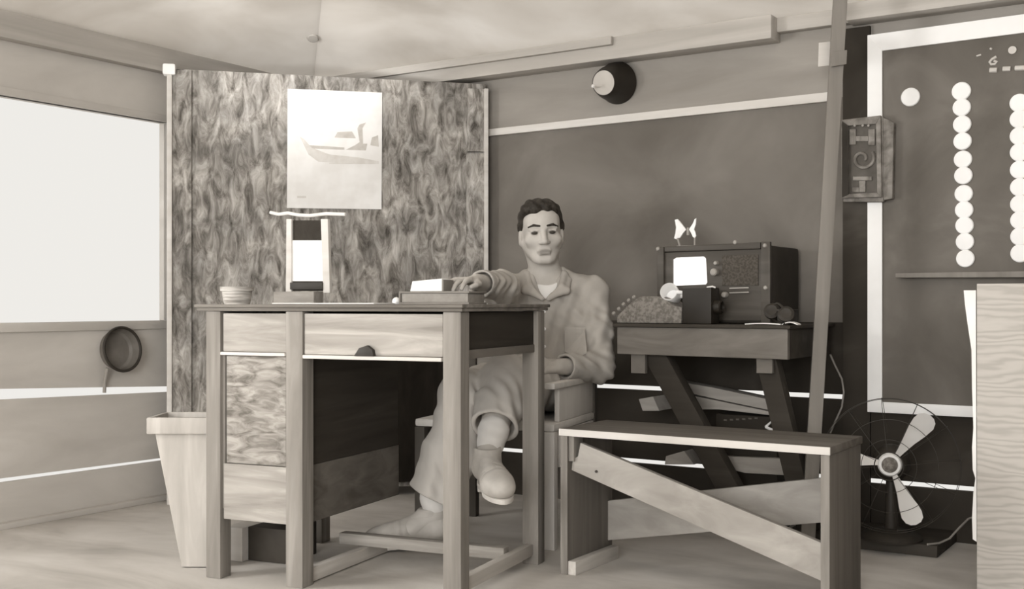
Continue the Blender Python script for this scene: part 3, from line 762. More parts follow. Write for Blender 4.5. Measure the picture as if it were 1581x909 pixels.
# ------------------------------------------------------------------ the sign board on the back wall
def fbz(px, py, v=-.03): return FB.uz(px, py, v)
vS = -.035
uL = FB.u(1340, vS); zT0 = fbz(1340, 55, vS)[1]; zB0 = fbz(1350, 636, vS)[1]
uRt = uL+1.35
sg = thing('tally_board', 'large dark board with a white border and columns of white discs on the right wall', 'board', FB.mat(uL+.6, 0, zB0))
def ztop(u): return zT0+(u-uL)*0.008
m = MB(); m.quadslab(FB, [(uL, zB0), (uRt, zB0), (uRt, ztop(uRt)), (uL, ztop(uL))], vS, -.017, .002); m.build('panel', M['sign'], sg)
bwid = .052
m = MB()
m.quadslab(FB, [(uL, zB0), (uL+bwid, zB0+.03), (uL+bwid, ztop(uL)-.06), (uL, ztop(uL))], vS-.008, vS, .002)
m.quadslab(FB, [(uL, ztop(uL)), (uL+.05, ztop(uL)-.062), (uRt, ztop(uRt)-.062), (uRt, ztop(uRt))], vS-.0085, vS, .002)
m.quadslab(FB, [(uL, zB0), (uRt, zB0), (uRt, zB0+.038), (uL, zB0+.038)], vS-.0085, vS, .002)
m.quadslab(FB, [(uRt-bwid, zB0), (uRt, zB0), (uRt, ztop(uRt)), (uRt-bwid, ztop(uRt))], vS-.008, vS, .002)
m.build('border', M['white'], sg)
def disc(px, py, r=.0305):
    u_, z_ = fbz(px, py, vS); b = MB(); c = FB.w(u_, vS-.0005, z_)
    b.lathe(c, -FB.ey, [(0,0),(r,0),(r,.004),(r-.003,.007),(0,.008)], 32); b.build('disc', M['white'], sg)
disc(1406, 150, .0325)
for k, y in enumerate((141,166,192,218,246,271,299,324,348,373,399)):
    disc(1484.5+k*.62, y, .0315 if k < 1 else .0300)
for k, y in enumerate((159,184,210,235,262,289,315,340,365,391)):
    disc(1574+k*.15, y, .0305)
# chalk writing
def cw(x, y): return fbz(1490+x/10.1, 40+y/10.1, vS)
def stroke(pts, r):
    return [FB.w(cw(*p)[0], vS-.001, cw(*p)[1]) for p in pts], r
m = MB()
for pts, r in (([(490,480),(420,520),(385,565),(410,600),(470,595),(500,560),(450,545)], .0045), ([(385,690),(500,690)], .0085), ([(590,672),(710,668)], .0085), ([(780,662),(1010,650)], .0085), ([(180,470),(250,450)], .003), ([(390,350),(420,365)], .0035)):
    m.tube(stroke(pts, r)[0], r, 8)
m.build('chalk_marks', M['chalk'], sg)
u_, z_ = cw(740, 380); m = MB(); m.lathe(FB.w(u_, vS-.0005, z_), (-FB.ey), [(0,0),(.0135,0),(.013,.005),(0,.006)], 20); m.build('disc', M['chalk'], sg)
# chalk ledge
uLd = FB.u(1388, vS); zq0 = fbz(1388, 429, vS)[1]
m = MB(); m.quadslab(FB, [(uLd, zq0), (uRt, zq0-.012), (uRt, zq0+.018), (uLd, zq0+.016)], vS-.05, vS, .003); m.build('ledge', M['post'], sg)

# carved plaque box
vq = -.085
pq = thing('carved_plaque_mount', 'dark carved wooden box with raised scroll figures fixed over the left border of the board', 'plaque', FB.mat(FB.u(1335), 0, fbz(1335, 305)[1]))
def pqz(x, y, v=vq): return FB.uz(1285+x/5.68, 165+y/5.68, v)
m = MB(); m.quadslab(FB, [pqz(85,830), pqz(440,830), pqz(435,75), pqz(80,110)], vq+.012, vS-.009, .004); m.build('case', M['carved'], pq)
o_ = [pqz(85,800), pqz(435,790), pqz(425,75), pqz(80,115)]; i_ = [pqz(140,765), pqz(395,752), pqz(385,150), pqz(140,165)]
b = MB()
for i in range(4):
    j = (i+1) % 4; b.quadslab(FB, [o_[i], o_[j], i_[j], i_[i]], vq-.004, vq+.0115, .002)
b.build('frame', M['carved'], pq)
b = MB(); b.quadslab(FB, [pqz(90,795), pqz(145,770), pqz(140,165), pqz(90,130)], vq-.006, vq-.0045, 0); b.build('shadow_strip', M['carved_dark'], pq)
b = MB(); b.quadslab(FB, i_, vq+.006, vq+.0115, 0); b.build('back_plate', M['carved_back'], pq)
def rel(pts, r):
    bb = MB(); bb.tube([FB.w(pqz(x, y)[0], vq+.004, pqz(x, y)[1]) for x, y in pts], r, 8); return bb
sp = []
for k in range(30):
    t = k/29; a_ = math.radians(35-430*t); rr = 112*(1-t)+24*t
    sp.append((262+rr*math.cos(a_)*.95, 452-rr*math.sin(a_)*.92))
rel(sp, .0062).build('scroll', M['carved'], pq)
def bars(name, segs, w):
    b = MB()
    for x0, y0, x1, y1 in segs:
        b.quadslab(FB, [pqz(x0,y1), pqz(x1,y1), pqz(x1,y0), pqz(x0,y0)], vq+.000, vq+.0059, .0015)
    b.build(name, M['carved'], pq)
bars('upper_figure', [(150,195,205,330),(315,195,372,335),(206,255,314,300)], 0)
bars('lower_figure', [(180,610,345,645),(235,646,290,745),(175,705,234,745)], 0)
b = MB()
for x in (200, 270, 320): 
    u_, z_ = pqz(x, 165); b.lathe(FB.w(u_, vq-.002, z_), -FB.ey, [(0,0),(.005,0),(.004,.004),(0,.005)], 10)
b.build('studs', M['greymetal'], pq)
b = MB(); b.quadslab(FB, [pqz(445,820,-.06), pqz(530,805,-.06), pqz(545,140,-.06), pqz(440,90,-.06)], -.068, vS-.001, .003); b.build('side_board', M['carved'], pq)

# ------------------------------------------------------------------ plywood cabinet at the right edge
pK = P(1507, 0, 3.2)
FK = Fr((pK.x, pK.y), ex=WB)
zK = H+(HY-438)/F*3.2
kb = thing('plywood_cabinet', 'plain plywood cabinet with wavy grain cut off by the right edge, below the board ledge', 'cabinet', FK.mat(.3, .2, 0))
m = MB(); m.fbox(FK, .002, .62, 0, .014, 0, zK, .001); m.build('front_panel', M['ply_cabinet'], kb)
m = MB(); m.fbox(FK, .004, .018, .0145, .36, 0, zK-.01, .001); m.build('side_panel', M['pine_z'], kb)
m = MB(); m.fbox(FK, .606, .62, .0145, .36, 0, zK-.01, .001); m.build('side_panel', M['pine_z'], kb)
m = MB(); m.fbox(FK, .0, .622, .0145, .37, zK-.0095, zK, .001); m.build('top_panel', M['ply_cabinet'], kb)
m = MB(); m.fbox(FK, .019, .605, .345, .36, 0, zK-.011, .001); m.build('back_panel', M['pine_z'], kb)
st = [(1507,448),(1488,448),(1490,470),(1494,500),(1500,540),(1501,600),(1503,660),(1501,690),(1502,725),(1506,738),(1503,760),(1501,800),(1502,832),(1508,836)]
m = MB(); m.quadslab(FK, [FK.uz(x, y, .004) for x, y in st], .001, .009, .001); o = m.build('edge_strip', M['strip'], kb); o['label'] = 'ragged white strip along the edge'

# ------------------------------------------------------------------ fan
dF = 3.72
cF = P(1374, 717, dF); nF = Vector((-.36, -.93, .05)).normalized()
xF = Vector((-nF.y, nF.x, 0)).normalized(); xF = -xF if xF.x < 0 else xF; yF = nF.cross(xF); yF = -yF if yF.z < 0 else yF
fan = thing('electric_fan', 'old electric fan with three bright blades in a dark wire guard on the floor', 'fan', Matrix.Translation((cF.x, cF.y+.05, .0)))
def fp(r, a, h): return cF+xF*(r*math.cos(a))+yF*(r*math.sin(a))+nF*h
for deg, nm in ((53,0), (172,0), (293,0)):
    prof2 = [(.028,-14),(.028,14),(.06,12),(.10,12.5),(.14,13),(.17,12),(.190,9.5),(.202,5.5),(.207,0),(.204,-4.5),(.194,-8.5),(.175,-11.5),(.14,-12),(.10,-10.5),(.06,-11)]
    n = len(prof2); A = math.radians(deg)
    def tw(r, da): 
        wdt = r*math.sin(math.radians(da)); 
        return cF+xF*(math.cos(A)*r-math.sin(A)*wdt)+yF*(math.sin(A)*r+math.cos(A)*wdt)+nF*(wdt*.55)
    fr = [tw(r, da) for r, da in prof2]
    b = MB(); b._add(fr+[p+nF*.002 for p in fr], [tuple(range(n)), tuple(range(n, 2*n))]+[(i, (i+1) % n, n+(i+1) % n, n+i) for i in range(n)])
    o = b.build('blade', M['chrome'], fan, smooth=60)
b = MB(); b.lathe(cF-nF*.01, nF, [(0,0),(.037,0),(.039,.012),(.034,.024),(.026,.027),(.024,.022),(.0,.020)], 40); hub = b.build('hub', M['white'], fan)
b = MB(); b.lathe(cF+nF*.0105, nF, [(0,0),(.0265,0),(.0255,.006),(.012,.013),(0,.015)], 32); b.build('badge', M['machine'], hub)
b = MB(); b.lathe(cF-nF*.16, nF, [(0,0),(.035,.003),(.056,.025),(.062,.06),(.062,.10),(.048,.125),(.03,.14),(0,.145)], 40); b.build('motor', M['iron'], fan)
b = MB()
for r, h in ((.215,0),(.218,.03),(.150,.055),(.085,.066)):
    b.tube([fp(r, 2*math.pi*k/72, h) for k in range(72)], .0010, 6, True)
for k in range(12):
    a_ = 2*math.pi*k/12+.12
    b.tube([fp(.045, a_, .068), fp(.085, a_, .066), fp(.150, a_, .055), fp(.200, a_, .038), fp(.218, a_, .025), fp(.219, a_, -.01), fp(.19, a_, -.045), fp(.10, a_, -.06)], .0009, 6)
b.tube([fp(.045, 2*math.pi*k/36, .068) for k in range(36)], .0018, 6, True)
b.build('guard', M['iron'], fan)
mc = cF-nF*.09
b = MB(); b.cyl((mc.x, mc.y, .075), (mc.x, mc.y, mc.z-.05), .022, .017, 24, .002); b.build('stem', M['iron'], fan)
b = MB(); b.lathe((mc.x, mc.y, .0405), (0,0,1), [(0,0),(.10,0),(.102,.008),(.09,.02),(.04,.034),(.02,.037),(0,.037)], 40); b.build('base', M['iron'], fan)
# slab below
FS = Fr((P(1446,0,3.69).x-.42, 3.69+.42*.5446/.8387), ex=WB)
sl = thing('dark_slab', 'dark low wooden slab on the floor under the fan', 'slab', FS.mat(.2, .14, 0))
u_ = FS.u(1447); m = MB(); m.fbox(FS, 0, u_, 0, .30, .001, .040, .004); m.build('body', M['table_dark'], sl)
# cords
m = MB(); m.tube([P(x, y, d) for x, y, d in ((1418,806,3.62),(1440,812,3.60),(1465,800,3.62),(1490,792,3.62),(1530,783,3.62))], .0035, 8)
pts = [(1432,3.70,.043),(1450,3.72,.043),(1466,3.76,.05),(1480,3.80,.075),(1495,3.84,.10),(1530,3.86,.12)]
m.bm.free(); m = MB(); m.tube([Vector(((x-CX)/F*d, d, z)) for x, d, z in pts], .0035, 8)
o = m.build('fan_cord', M['greymetal'], frame=Matrix.Translation(P(1480,800,3.8))); tag(o, 'thin pale cord running from the fan base to the right', 'cord')
m = MB(); m.tube([FB.w(FB.uz(x, y, -.02)[0], -.021, FB.uz(x, y, -.02)[1]) for x, y in ((1281,545),(1290,565),(1300,585),(1303,605),(1300,628),(1290,650),(1282,668))], .0035, 8)
o = m.build('hanging_wire', M['greymetal'], frame=FB.mat(FB.u(1300), 0, .5)); tag(o, 'thin grey cord hanging in a curve on the dark wall right of the leaning post', 'cord')

# ------------------------------------------------------------------ chair
ec = Vector((.93, -.36, 0)).normalized()
FCH = Fr((.142, 3.80), ex=(ec.x, ec.y))        # front right corner; u negative to the left
CW_, CD_ = .52, .46
ch = thing('wooden_armchair', 'wooden chair with a flat right arm and pale side panel under the seated man', 'chair', FCH.mat(-CW_/2, CD_/2, 0))
SZ = .425
m = MB(); m.fbox(FCH, -CW_, 0, 0, CD_, SZ-.028, SZ, .010); m.build('seat', M['chairpale'], ch)
for u0, v0 in ((-.038, 0), (-CW_, 0), (-.038, CD_-.036), (-CW_, CD_-.036)):
    m = MB(); top_ = SZ-.0285 if v0 == 0 else .755
    if v0 > 0: v0 += .003
    m.fbox(FCH, u0, u0+.038, v0 if v0 == 0 else CD_+.001, (v0 if v0 == 0 else CD_+.001)+.036, 0, top_, .003)
    o = m.build('leg', M['chairpale' if (u0 > -.1 and v0 == 0) else 'chairdark'], ch)
m = MB(); m.fbox(FCH, -.034, .005, -.01, CD_, .5405, .562, .006); m.build('arm', M['chairpale'], ch)
m = MB(); m.fbox(FCH, -.024, -.006, .07, CD_, SZ+.0005, .540, .003); m.build('side_panel', M['chairpale'], ch)
m = MB(); m.fbox(FCH, -.030, -.004, .07, CD_, .27, SZ-.029, .003); m.build('side_panel', M['chairpale'], ch)
for z in (.60, .70):
    m = MB(); m.fbox(FCH, -CW_+.039, -.039, CD_+.008, CD_+.03, z-.03, z+.03, .003); m.build('back_slat', M['chair'], ch)

# ------------------------------------------------------------------ smooth solids (distance field, surface nets)
class Vol:
    def __init__(s, lo, hi, h):
        s.lo = np.array(lo, float); s.h = h
        s.n = np.ceil((np.array(hi)-s.lo)/h).astype(int)+1
        s.f = np.full(s.n, 1.0, np.float32)
        s.ax = [(s.lo[i]+h*np.arange(s.n[i])).astype(np.float32) for i in range(3)]
    def blk(s, lo, hi):
        a = np.clip(np.floor((np.array(lo)-s.lo)/s.h).astype(int), 0, s.n-1); b = np.clip(np.ceil((np.array(hi)-s.lo)/s.h).astype(int)+1, 1, s.n)
        sl_ = tuple(slice(a[i], b[i]) for i in range(3))
        X = s.ax[0][sl_[0]][:, None, None]; Y = s.ax[1][sl_[1]][None, :, None]; Z = s.ax[2][sl_[2]][None, None, :]
        return sl_, X, Y, Z
    def put(s, fn, lo, hi, k, cut=False):
        pad = k+3*s.h
        sl_, X, Y, Z = s.blk(np.array(lo)-pad, np.array(hi)+pad)
        if 0 in s.f[sl_].shape: return
        a = fn(X, Y, Z).astype(np.float32); b = s.f[sl_]
        if cut:
            a = -a; hh = np.clip(.5-.5*(b-a)/k, 0, 1); s.f[sl_] = b*(1-hh)+a*hh+k*hh*(1-hh)
        else:
            hh = np.clip(.5+.5*(b-a)/k, 0, 1); s.f[sl_] = b*(1-hh)+a*hh-k*hh*(1-hh)
    def cap(s, a, b, ra, rb=None, k=.01, cut=False):
        rb = ra if rb is None else rb
        a = np.array(a, float); b = np.array(b, float); d = b-a; dd = max(float(d@d), 1e-12)
        def fn(X, Y, Z):
            t = np.clip(((X-a[0])*d[0]+(Y-a[1])*d[1]+(Z-a[2])*d[2])/dd, 0, 1)
            return np.sqrt((X-a[0]-t*d[0])**2+(Y-a[1]-t*d[1])**2+(Z-a[2]-t*d[2])**2)-(ra+(rb-ra)*t)
        r = max(ra, rb)
        s.put(fn, np.minimum(a, b)-r, np.maximum(a, b)+r, k, cut)
    def chain(s, pts, rr, k=.02):
        for i in range(len(pts)-1): s.cap(pts[i], pts[i+1], rr[i], rr[i+1], k)
    def ell(s, c, r, k=.01, R=None, cut=False):
        c = np.array(c, float); r = np.array(r, float); Rm = np.eye(3) if R is None else np.array(R)
        def fn(X, Y, Z):
            x, y, z = X-c[0], Y-c[1], Z-c[2]
            q = [(Rm[0][i]*x+Rm[1][i]*y+Rm[2][i]*z) for i in range(3)]
            k0 = np.sqrt((q[0]/r[0])**2+(q[1]/r[1])**2+(q[2]/r[2])**2); k1 = np.sqrt((q[0]/r[0]**2)**2+(q[1]/r[1]**2)**2+(q[2]/r[2]**2)**2)
            return k0*(k0-1)/np.maximum(k1, 1e-6)
        m_ = r.max(); s.put(fn, c-m_, c+m_, k, cut)
    def half(s, p, n, lo, hi, k=.004):
        """remove the side of the plane that n points to, inside a box"""
        p = np.array(p, float); n = np.array(n, float); n /= np.linalg.norm(n); lo = np.array(lo); hi = np.array(hi); c = (lo+hi)/2; e = (hi-lo)/2
        def fn(X, Y, Z):
            pl_ = -((X-p[0])*n[0]+(Y-p[1])*n[1]+(Z-p[2])*n[2])
            bx_ = np.maximum(np.maximum(np.abs(X-c[0])-e[0], np.abs(Y-c[1])-e[1]), np.abs(Z-c[2])-e[2])
            return np.maximum(pl_, bx_)
        s.put(fn, lo, hi, k, True)
    def ripple(s, fn, lo, hi):
        sl_, X, Y, Z = s.blk(lo, hi); s.f[sl_] += fn(X, Y, Z).astype(np.float32)
    def mesh(s):
        f = s.f; ins = f < 0
        n = np.array(f.shape)-1
        cnt = np.zeros(n, np.int8)
        for i in (0, 1):
            for j in (0, 1):
                for k in (0, 1):
                    cnt += ins[i:i+n[0], j:j+n[1], k:k+n[2]]
        act = np.argwhere((cnt > 0) & (cnt < 8)); del cnt
        idx = np.full(n, -1, np.int32); idx[act[:,0], act[:,1], act[:,2]] = np.arange(len(act))
        acc = np.zeros((len(act), 3)); num = np.zeros(len(act))
        crn = [(i, j, k) for i in (0, 1) for j in (0, 1) for k in (0, 1)]
        for p in crn:
            for a in range(3):
                if p[a]: continue
                q = list(p); q[a] = 1
                fa = f[act[:,0]+p[0], act[:,1]+p[1], act[:,2]+p[2]]; fb = f[act[:,0]+q[0], act[:,1]+q[1], act[:,2]+q[2]]
                cr = (fa < 0) != (fb < 0); t = np.where(cr, fa/np.where(cr, fa-fb, 1), 0)
                pos = np.array(p, float)[None, :].repeat(len(act), 0); pos[:, a] += t
                acc += pos*cr[:, None]; num += cr
        v = (act+acc/num[:, None])*s.h+s.lo
        faces = []
        for a in range(3):
            b_, c_ = (a+1) % 3, (a+2) % 3
            s0 = [slice(None)]*3; s1 = [slice(None)]*3; s0[a] = slice(0, -1); s1[a] = slice(1, None)
            e = np.argwhere(ins[tuple(s0)] != ins[tuple(s1)])
            e = e[(e[:, b_] > 0) & (e[:, c_] > 0) & (e[:, b_] < n[b_]) & (e[:, c_] < n[c_])]
            def cell(db, dc):
                q = e.copy(); q[:, b_] -= db; q[:, c_] -= dc; return idx[q[:,0], q[:,1], q[:,2]]
            quad = np.stack([cell(1,1), cell(0,1), cell(0,0), cell(1,0)], 1)
            flip = ~ins[e[:,0], e[:,1], e[:,2]]
            quad[flip] = quad[flip][:, ::-1]
            faces.append(quad)
        return v, np.concatenate(faces)
    def build(s, name, mat, parent, xf=None, relax=1, keep=None):
        v, q = s.mesh()
        if xf is not None:
            A = np.array(xf); v = v@A[:3,:3].T+A[:3,3]
        # light relaxation
        for _ in range(relax):
            acc = np.zeros_like(v); num = np.zeros(len(v))
            for i in range(4):
                np.add.at(acc, q[:, i], v[q[:, (i+1) % 4]]); np.add.at(num, q[:, i], 1)
                np.add.at(acc, q[:, i], v[q[:, i-1]]); np.add.at(num, q[:, i], 1)
            v = v*.5+.5*acc/np.maximum(num, 1)[:, None]
        me = bpy.data.meshes.new(name)
        me.from_pydata(v.tolist(), [], q.tolist())
        o = link(name, me, mat, parent, None, 180)
        return o, v, q

# ------------------------------------------------------------------ the seated man
man = thing('person', 'dark haired man in an open necked shirt seated behind the desk, legs crossed', 'person', Matrix.Translation((.12, 4.2, 0)))
# joints
HO = np.array([.110, 4.245, 1.090])                 # head: between the eyes' level and the middle of the skull
yaw = math.radians(4); roll = math.radians(-3)
Rh = np.array(Matrix.Rotation(yaw, 3, 'Z') @ Matrix.Rotation(roll, 3, 'Y'))
def hd(x, y, z): return HO+Rh@np.array([x, y, z])
shR, shL = np.array([-.030, 4.255, .868]), np.array([.305, 4.330, .862])
elR, wrR = np.array([-.040, 3.985, .885]), np.array([-.118, 3.735, .900])
elL, wrL = np.array([.318, 4.175, .598]), np.array([.165, 3.985, .607])
hipR, hipL = np.array([.035, 4.27, .515]), np.array([.205, 4.27, .515])
knR, anR = np.array([-.165, 3.86, .520]), np.array([-.262, 3.845, .110])
knL, anL = np.array([-.020, 3.83, .575]), np.array([-.078, 3.575, .345])
NECK = np.array([.128, 4.305, .925])

V = Vol((-.50, 3.33, -.01), (.45, 4.50, 1.24), .0036)
# skull and face
V.ell(hd(0,.018,.038), (.075,.095,.088), .02, Rh)
V.ell(hd(0,-.020,-.030), (.062,.068,.074), .03, Rh)
V.ell(hd(0,-.050,.045), (.058,.042,.045), .03, Rh)
V.cap(hd(-.013,-.062,-.098), hd(.013,-.062,-.098), .018, .018, .026)
for s_ in (-1, 1):
    V.cap(hd(s_*.058,.010,-.040), hd(s_*.028,-.048,-.090), .016, .015, .025)
    V.ell(hd(s_*.044,-.060,-.026), (.024,.018,.020), .022, Rh)
    V.cap(hd(s_*.014,-.083,.021), hd(s_*.048,-.070,.019), .0085, .007, .012)
    V.ell(hd(s_*.033,-.093,.000), (.019,.021,.013), .012, Rh, cut=True)
    V.ell(hd(s_*.033,-.0715,-.001), (.0140,.0125,.0115), .004, Rh)
    V.cap(hd(s_*.021,-.083,.007), hd(s_*.046,-.077,.006), .0038, .0038, .004)
    V.ell(hd(s_*.079,.012,-.012), (.009,.019,.031), .008, Rh)
    V.ell(hd(s_*.086,.010,-.010), (.006,.011,.020), .006, Rh, cut=True)
V.cap(hd(0,-.083,.014), hd(0,-.107,-.034), .0085, .0120, .010)
for s_ in (-1, 1): V.ell(hd(s_*.0125,-.095,-.037), (.0095,.011,.008), .007, Rh)
V.cap(hd(-.020,-.083,-.0665), hd(.020,-.083,-.0665), .0062, .0062, .007)
V.cap(hd(-.015,-.083,-.0785), hd(.015,-.083,-.0785), .0070, .0070, .007)
V.cap(hd(-.026,-.090,-.0720), hd(.026,-.090,-.0720), .0030, .0030, .004, cut=True)
V.cap(hd(-.012,-.088,-.089), hd(.012,-.088,-.089), .006, .006, .010, cut=True)
# neck and trunk
V.cap(hd(0,.025,-.060), NECK, .056, .060, .03)
for s_ in (-1, 1): V.cap(hd(s_*.05,.03,-.05), NECK+np.array([s_*.018,-.045,-.045]), .013, .013, .02)
V.ell((.138,4.315,.78), (.155,.100,.17), .05)
V.ell((.125,4.305,.56), (.140,.098,.14), .06)
for sh in (shR, shL): V.cap(NECK+np.array([0,.01,-.03]), sh, .045, .042, .05)
V.chain([shR, elR, wrR], [.046, .040, .027], .02)
V.chain([shL, elL, wrL], [.046, .040, .028], .02)
# legs
for hp2, kn, an in ((hipR, knR, anR), (hipL, knL, anL)):
    V.chain([hp2, kn], [.075, .055], .03); V.chain([kn, kn*.6+an*.4, an], [.053, .052, .036], .02)
def uvec(a): a = np.array(a, float); return a/np.linalg.norm(a)
# feet inside the shoes
toR = np.array([-.405, 3.80, .045]); toL = np.array([-.040, 3.375, .275])
for an, to in ((anR, toR), (anL, toL)):
    V.chain([an, an*.45+to*.55+np.array([0,0,-.005]), to], [.035, .030, .020], .02)
# hands
def hand(w, fwd, up, side, curl, thumb, L=.088, spread=.35):
    """w wrist; fwd along the palm, side toward the thumb, up out of the back of the hand"""
    fwd = uvec(fwd); up = uvec(np.array(up)-fwd*(np.array(up)@fwd)); side = uvec(side-fwd*(np.array(side)@fwd)-up*(np.array(side)@up))
    p = lambda a, b, c: w+fwd*a+side*b+up*c
    for b_ in (.026, .009, -.009, -.026):
        V.cap(p(.012, b_*.62, 0), p(L-.004-abs(b_-.005)*.25, b_, .002), .0125, .0105, .010)
    for b_, ln in ((.0285,.070), (.0095,.080), (-.0095,.074), (-.028,.058)):
        a0 = L-.006-abs(b_-.005)*.25; q = p(a0, b_, .003); ang = 0; d = b_*spread/.028*.35
        for seg, rr, cu in ((.46,.0092,curl[0]), (.30,.0084,curl[1]), (.24,.0076,curl[2])):
            ang += cu
            dirv = fwd*math.cos(ang)-up*math.sin(ang)+side*d*math.cos(ang)
            q2 = q+uvec(dirv)*ln*seg
            V.cap(q, q2, rr, rr-.0007, .0030); q = q2
    t0 = p(.024, .022, -.004); t1 = p(.050, .046, -.012+thumb*.4); t2 = p(.076, .052, -.018+thumb); t3 = p(.096, .046, -.024+thumb)
    V.cap(t0, t1, .0135, .0110, .010); V.cap(t1, t2, .0102, .0092, .003); V.cap(t2, t3, .0090, .0078, .003)
hfw = np.array([-.088, -.150, -.004])
hand(wrR+np.array([-.004,-.006,.004]), hfw, (0,0,1), np.array([.86,-.5,0]), (.18,.35,.30), .004)
hfl = np.array([-.115, -.075, -.012])
hand(wrL, hfl, (.05,-.35,.9), np.array([-.55,.8,.25]), (.30,.55,.45), .004)
body, vb, qb = V.build('body', M['skin'], man, relax=1)
# lips and eyes on the one continuous skin
me = body.data; loc = (vb-HO)@Rh
e_ = np.zeros(len(vb)); 
for s_ in (-1, 1):
    q_ = np.sqrt((loc[:,0]-s_*.033)**2/.0130**2+(loc[:,2]+.001)**2/.0070**2); e_ = np.maximum(e_, np.clip((1.15-q_)*3, 0, 1)*(loc[:,1] < -.05))
l_ = np.clip((1.2-np.sqrt((loc[:,0]/.026)**2+((loc[:,2]+.0725)/.0105)**2))*2.5, 0, 1)*(loc[:,1] < -.06)
for nm, val in (('eye', e_), ('lip', l_)):
    at = me.attributes.new(nm, 'FLOAT', 'POINT'); at.data.foreach_set('value', val.astype(np.float32))
me.update()
del V

# eyebrows
for s_ in (-1, 1):
    v_ = Vol(hd(s_*.034,-.075,.02)-.035, hd(s_*.034,-.075,.02)+.035, .0022)
    v_.cap(hd(s_*.014,-.0915,.0235), hd(s_*.036,-.0880,.0275), .0046, .0046, .003); v_.cap(hd(s_*.036,-.0880,.0275), hd(s_*.055,-.074,.021), .0044, .003, .003)
    v_.build('eyebrow', M['hair'], man)
# hair
v_ = Vol(HO+np.array([-.12,-.13,-.11]), HO+np.array([.12,.15,.16]), .0026)
v_.ell(hd(0,.028,.050), (.084,.098,.082), .02, Rh)
v_.ell(hd(.004,-.022,.092), (.066,.062,.033), .025, Rh)
v_.ell(hd(-.030,-.040,.092), (.042,.045,.032), .02, Rh)
v_.cap(hd(-.079,.012,.035), hd(-.080,.010,-.008), .010, .006, .012); v_.cap(hd(.079,.012,.035), hd(.080,.010,-.015), .012, .007, .012)
v_.ell(hd(0,.060,-.02), (.070,.060,.050), .02, Rh)
v_.ell(hd(.003,-.100,.012), (.067,.064,.058), .010, Rh, cut=True)
for s_ in (-1, 1): v_.ell(hd(s_*.080,.006,-.018), (.020,.026,.030), .006, Rh, cut=True)
c_ = HO
v_.ripple(lambda X, Y, Z: .0028*np.sin((X-c_[0])*150+np.sin((Z-c_[2])*60)*1.6+(Y-c_[1])*40)*np.clip((Z-c_[2]-.02)*20, 0, 1), HO-.2, HO+.2)
v_.build('hair', M['hair'], man)

# undershirt
v_ = Vol((.0, 4.12, .75), (.28, 4.42, 1.0), .004)
v_.ell((.138,4.315,.80), (.140,.107,.160), .03); v_.cap(NECK+np.array([0,.0,-.045]), NECK+np.array([0,-.01,-.02]), .066, .066, .03)
v_.cap(NECK+np.array([0,-.06,.035]), NECK+np.array([0,.05,.035]), .064, .064, .008, cut=True)
v_.half((0,0,.80), (0,0,-1), (-.1,4.0,.70), (.3,4.5,.80)); v_.build('undershirt', M['tee'], man)

# shirt
V = Vol((-.20, 3.70, .44), (.43, 4.49, 1.02), .0042)
V.ell((.138,4.318,.775), (.172,.122,.180), .05)
V.ell((.128,4.310,.575), (.158,.118,.150), .07)
for sh in (shR, shL): V.cap(NECK+np.array([0,.015,-.025]), sh+np.array([0,0,.014]), .060, .056, .05)
cuR = elR*.22+wrR*.78
V.chain([shR, elR*.5+shR*.5, elR, cuR], [.062, .060, .056, .044], .03)
cuL = elL*.15+wrL*.85
V.chain([shL, elL*.5+shL*.5, elL, cuL], [.064, .062, .058, .046], .03)
V.cap(NECK+np.array([0,.010,-.035]), NECK+np.array([0,.012,.002]), .076, .070, .02)
# wrinkles
def fold(X, Y, Z):
    d = .0042*np.sin(X*95+Z*55+2.0*np.sin(Z*21+Y*17))*np.sin(Z*37-X*23+Y*29)
    d += .0030*np.exp(-((Z-.60)/.07)**2)*np.sin(Z*150+X*60+Y*30)*np.clip((X-.20)*9, 0, 1)
    d += .0035*np.sin(X*120-Z*40)*np.exp(-((Z-.78)/.12)**2)*np.clip((4.33-Y)*9, 0, 1)
    d += .0022*np.sin(Y*90+X*70+3*np.sin(Z*60))*np.clip((4.2-Y)*8, 0, 1)*np.clip((Z-.8)*20, 0, 1)
    return d
V.ripple(fold, (-.3,3.6,.3), (.5,4.6,1.05))
# neck hole, V opening, cuffs
V.cap(NECK+np.array([0,.05,.075]), NECK+np.array([-.0,-.03,.03]), .060, .056, .008, cut=True)
vz = np.array([.122, 4.185, .835])                  # bottom of the V
for t in np.linspace(0, 1, 7):
    a_ = vz*(1-t)+(NECK+np.array([-.002,-.075,.035]))*t
    V.cap(a_+np.array([0,-.08,0]), a_+np.array([0,.012,0]), .006+.042*t, .006+.042*t, .006, cut=True)
for el, wr, cu in ((elR, wrR, cuR), (elL, wrL, cuL)):
    d = uvec(wr-el); V.half(cu+d*.004, d, cu-.075, cu+.085)
    V.cap(cu-d*.03, cu+d*.12, .037, .036, .004, cut=True)
shirt, _, _ = V.build('shirt', M['shirt'], man)
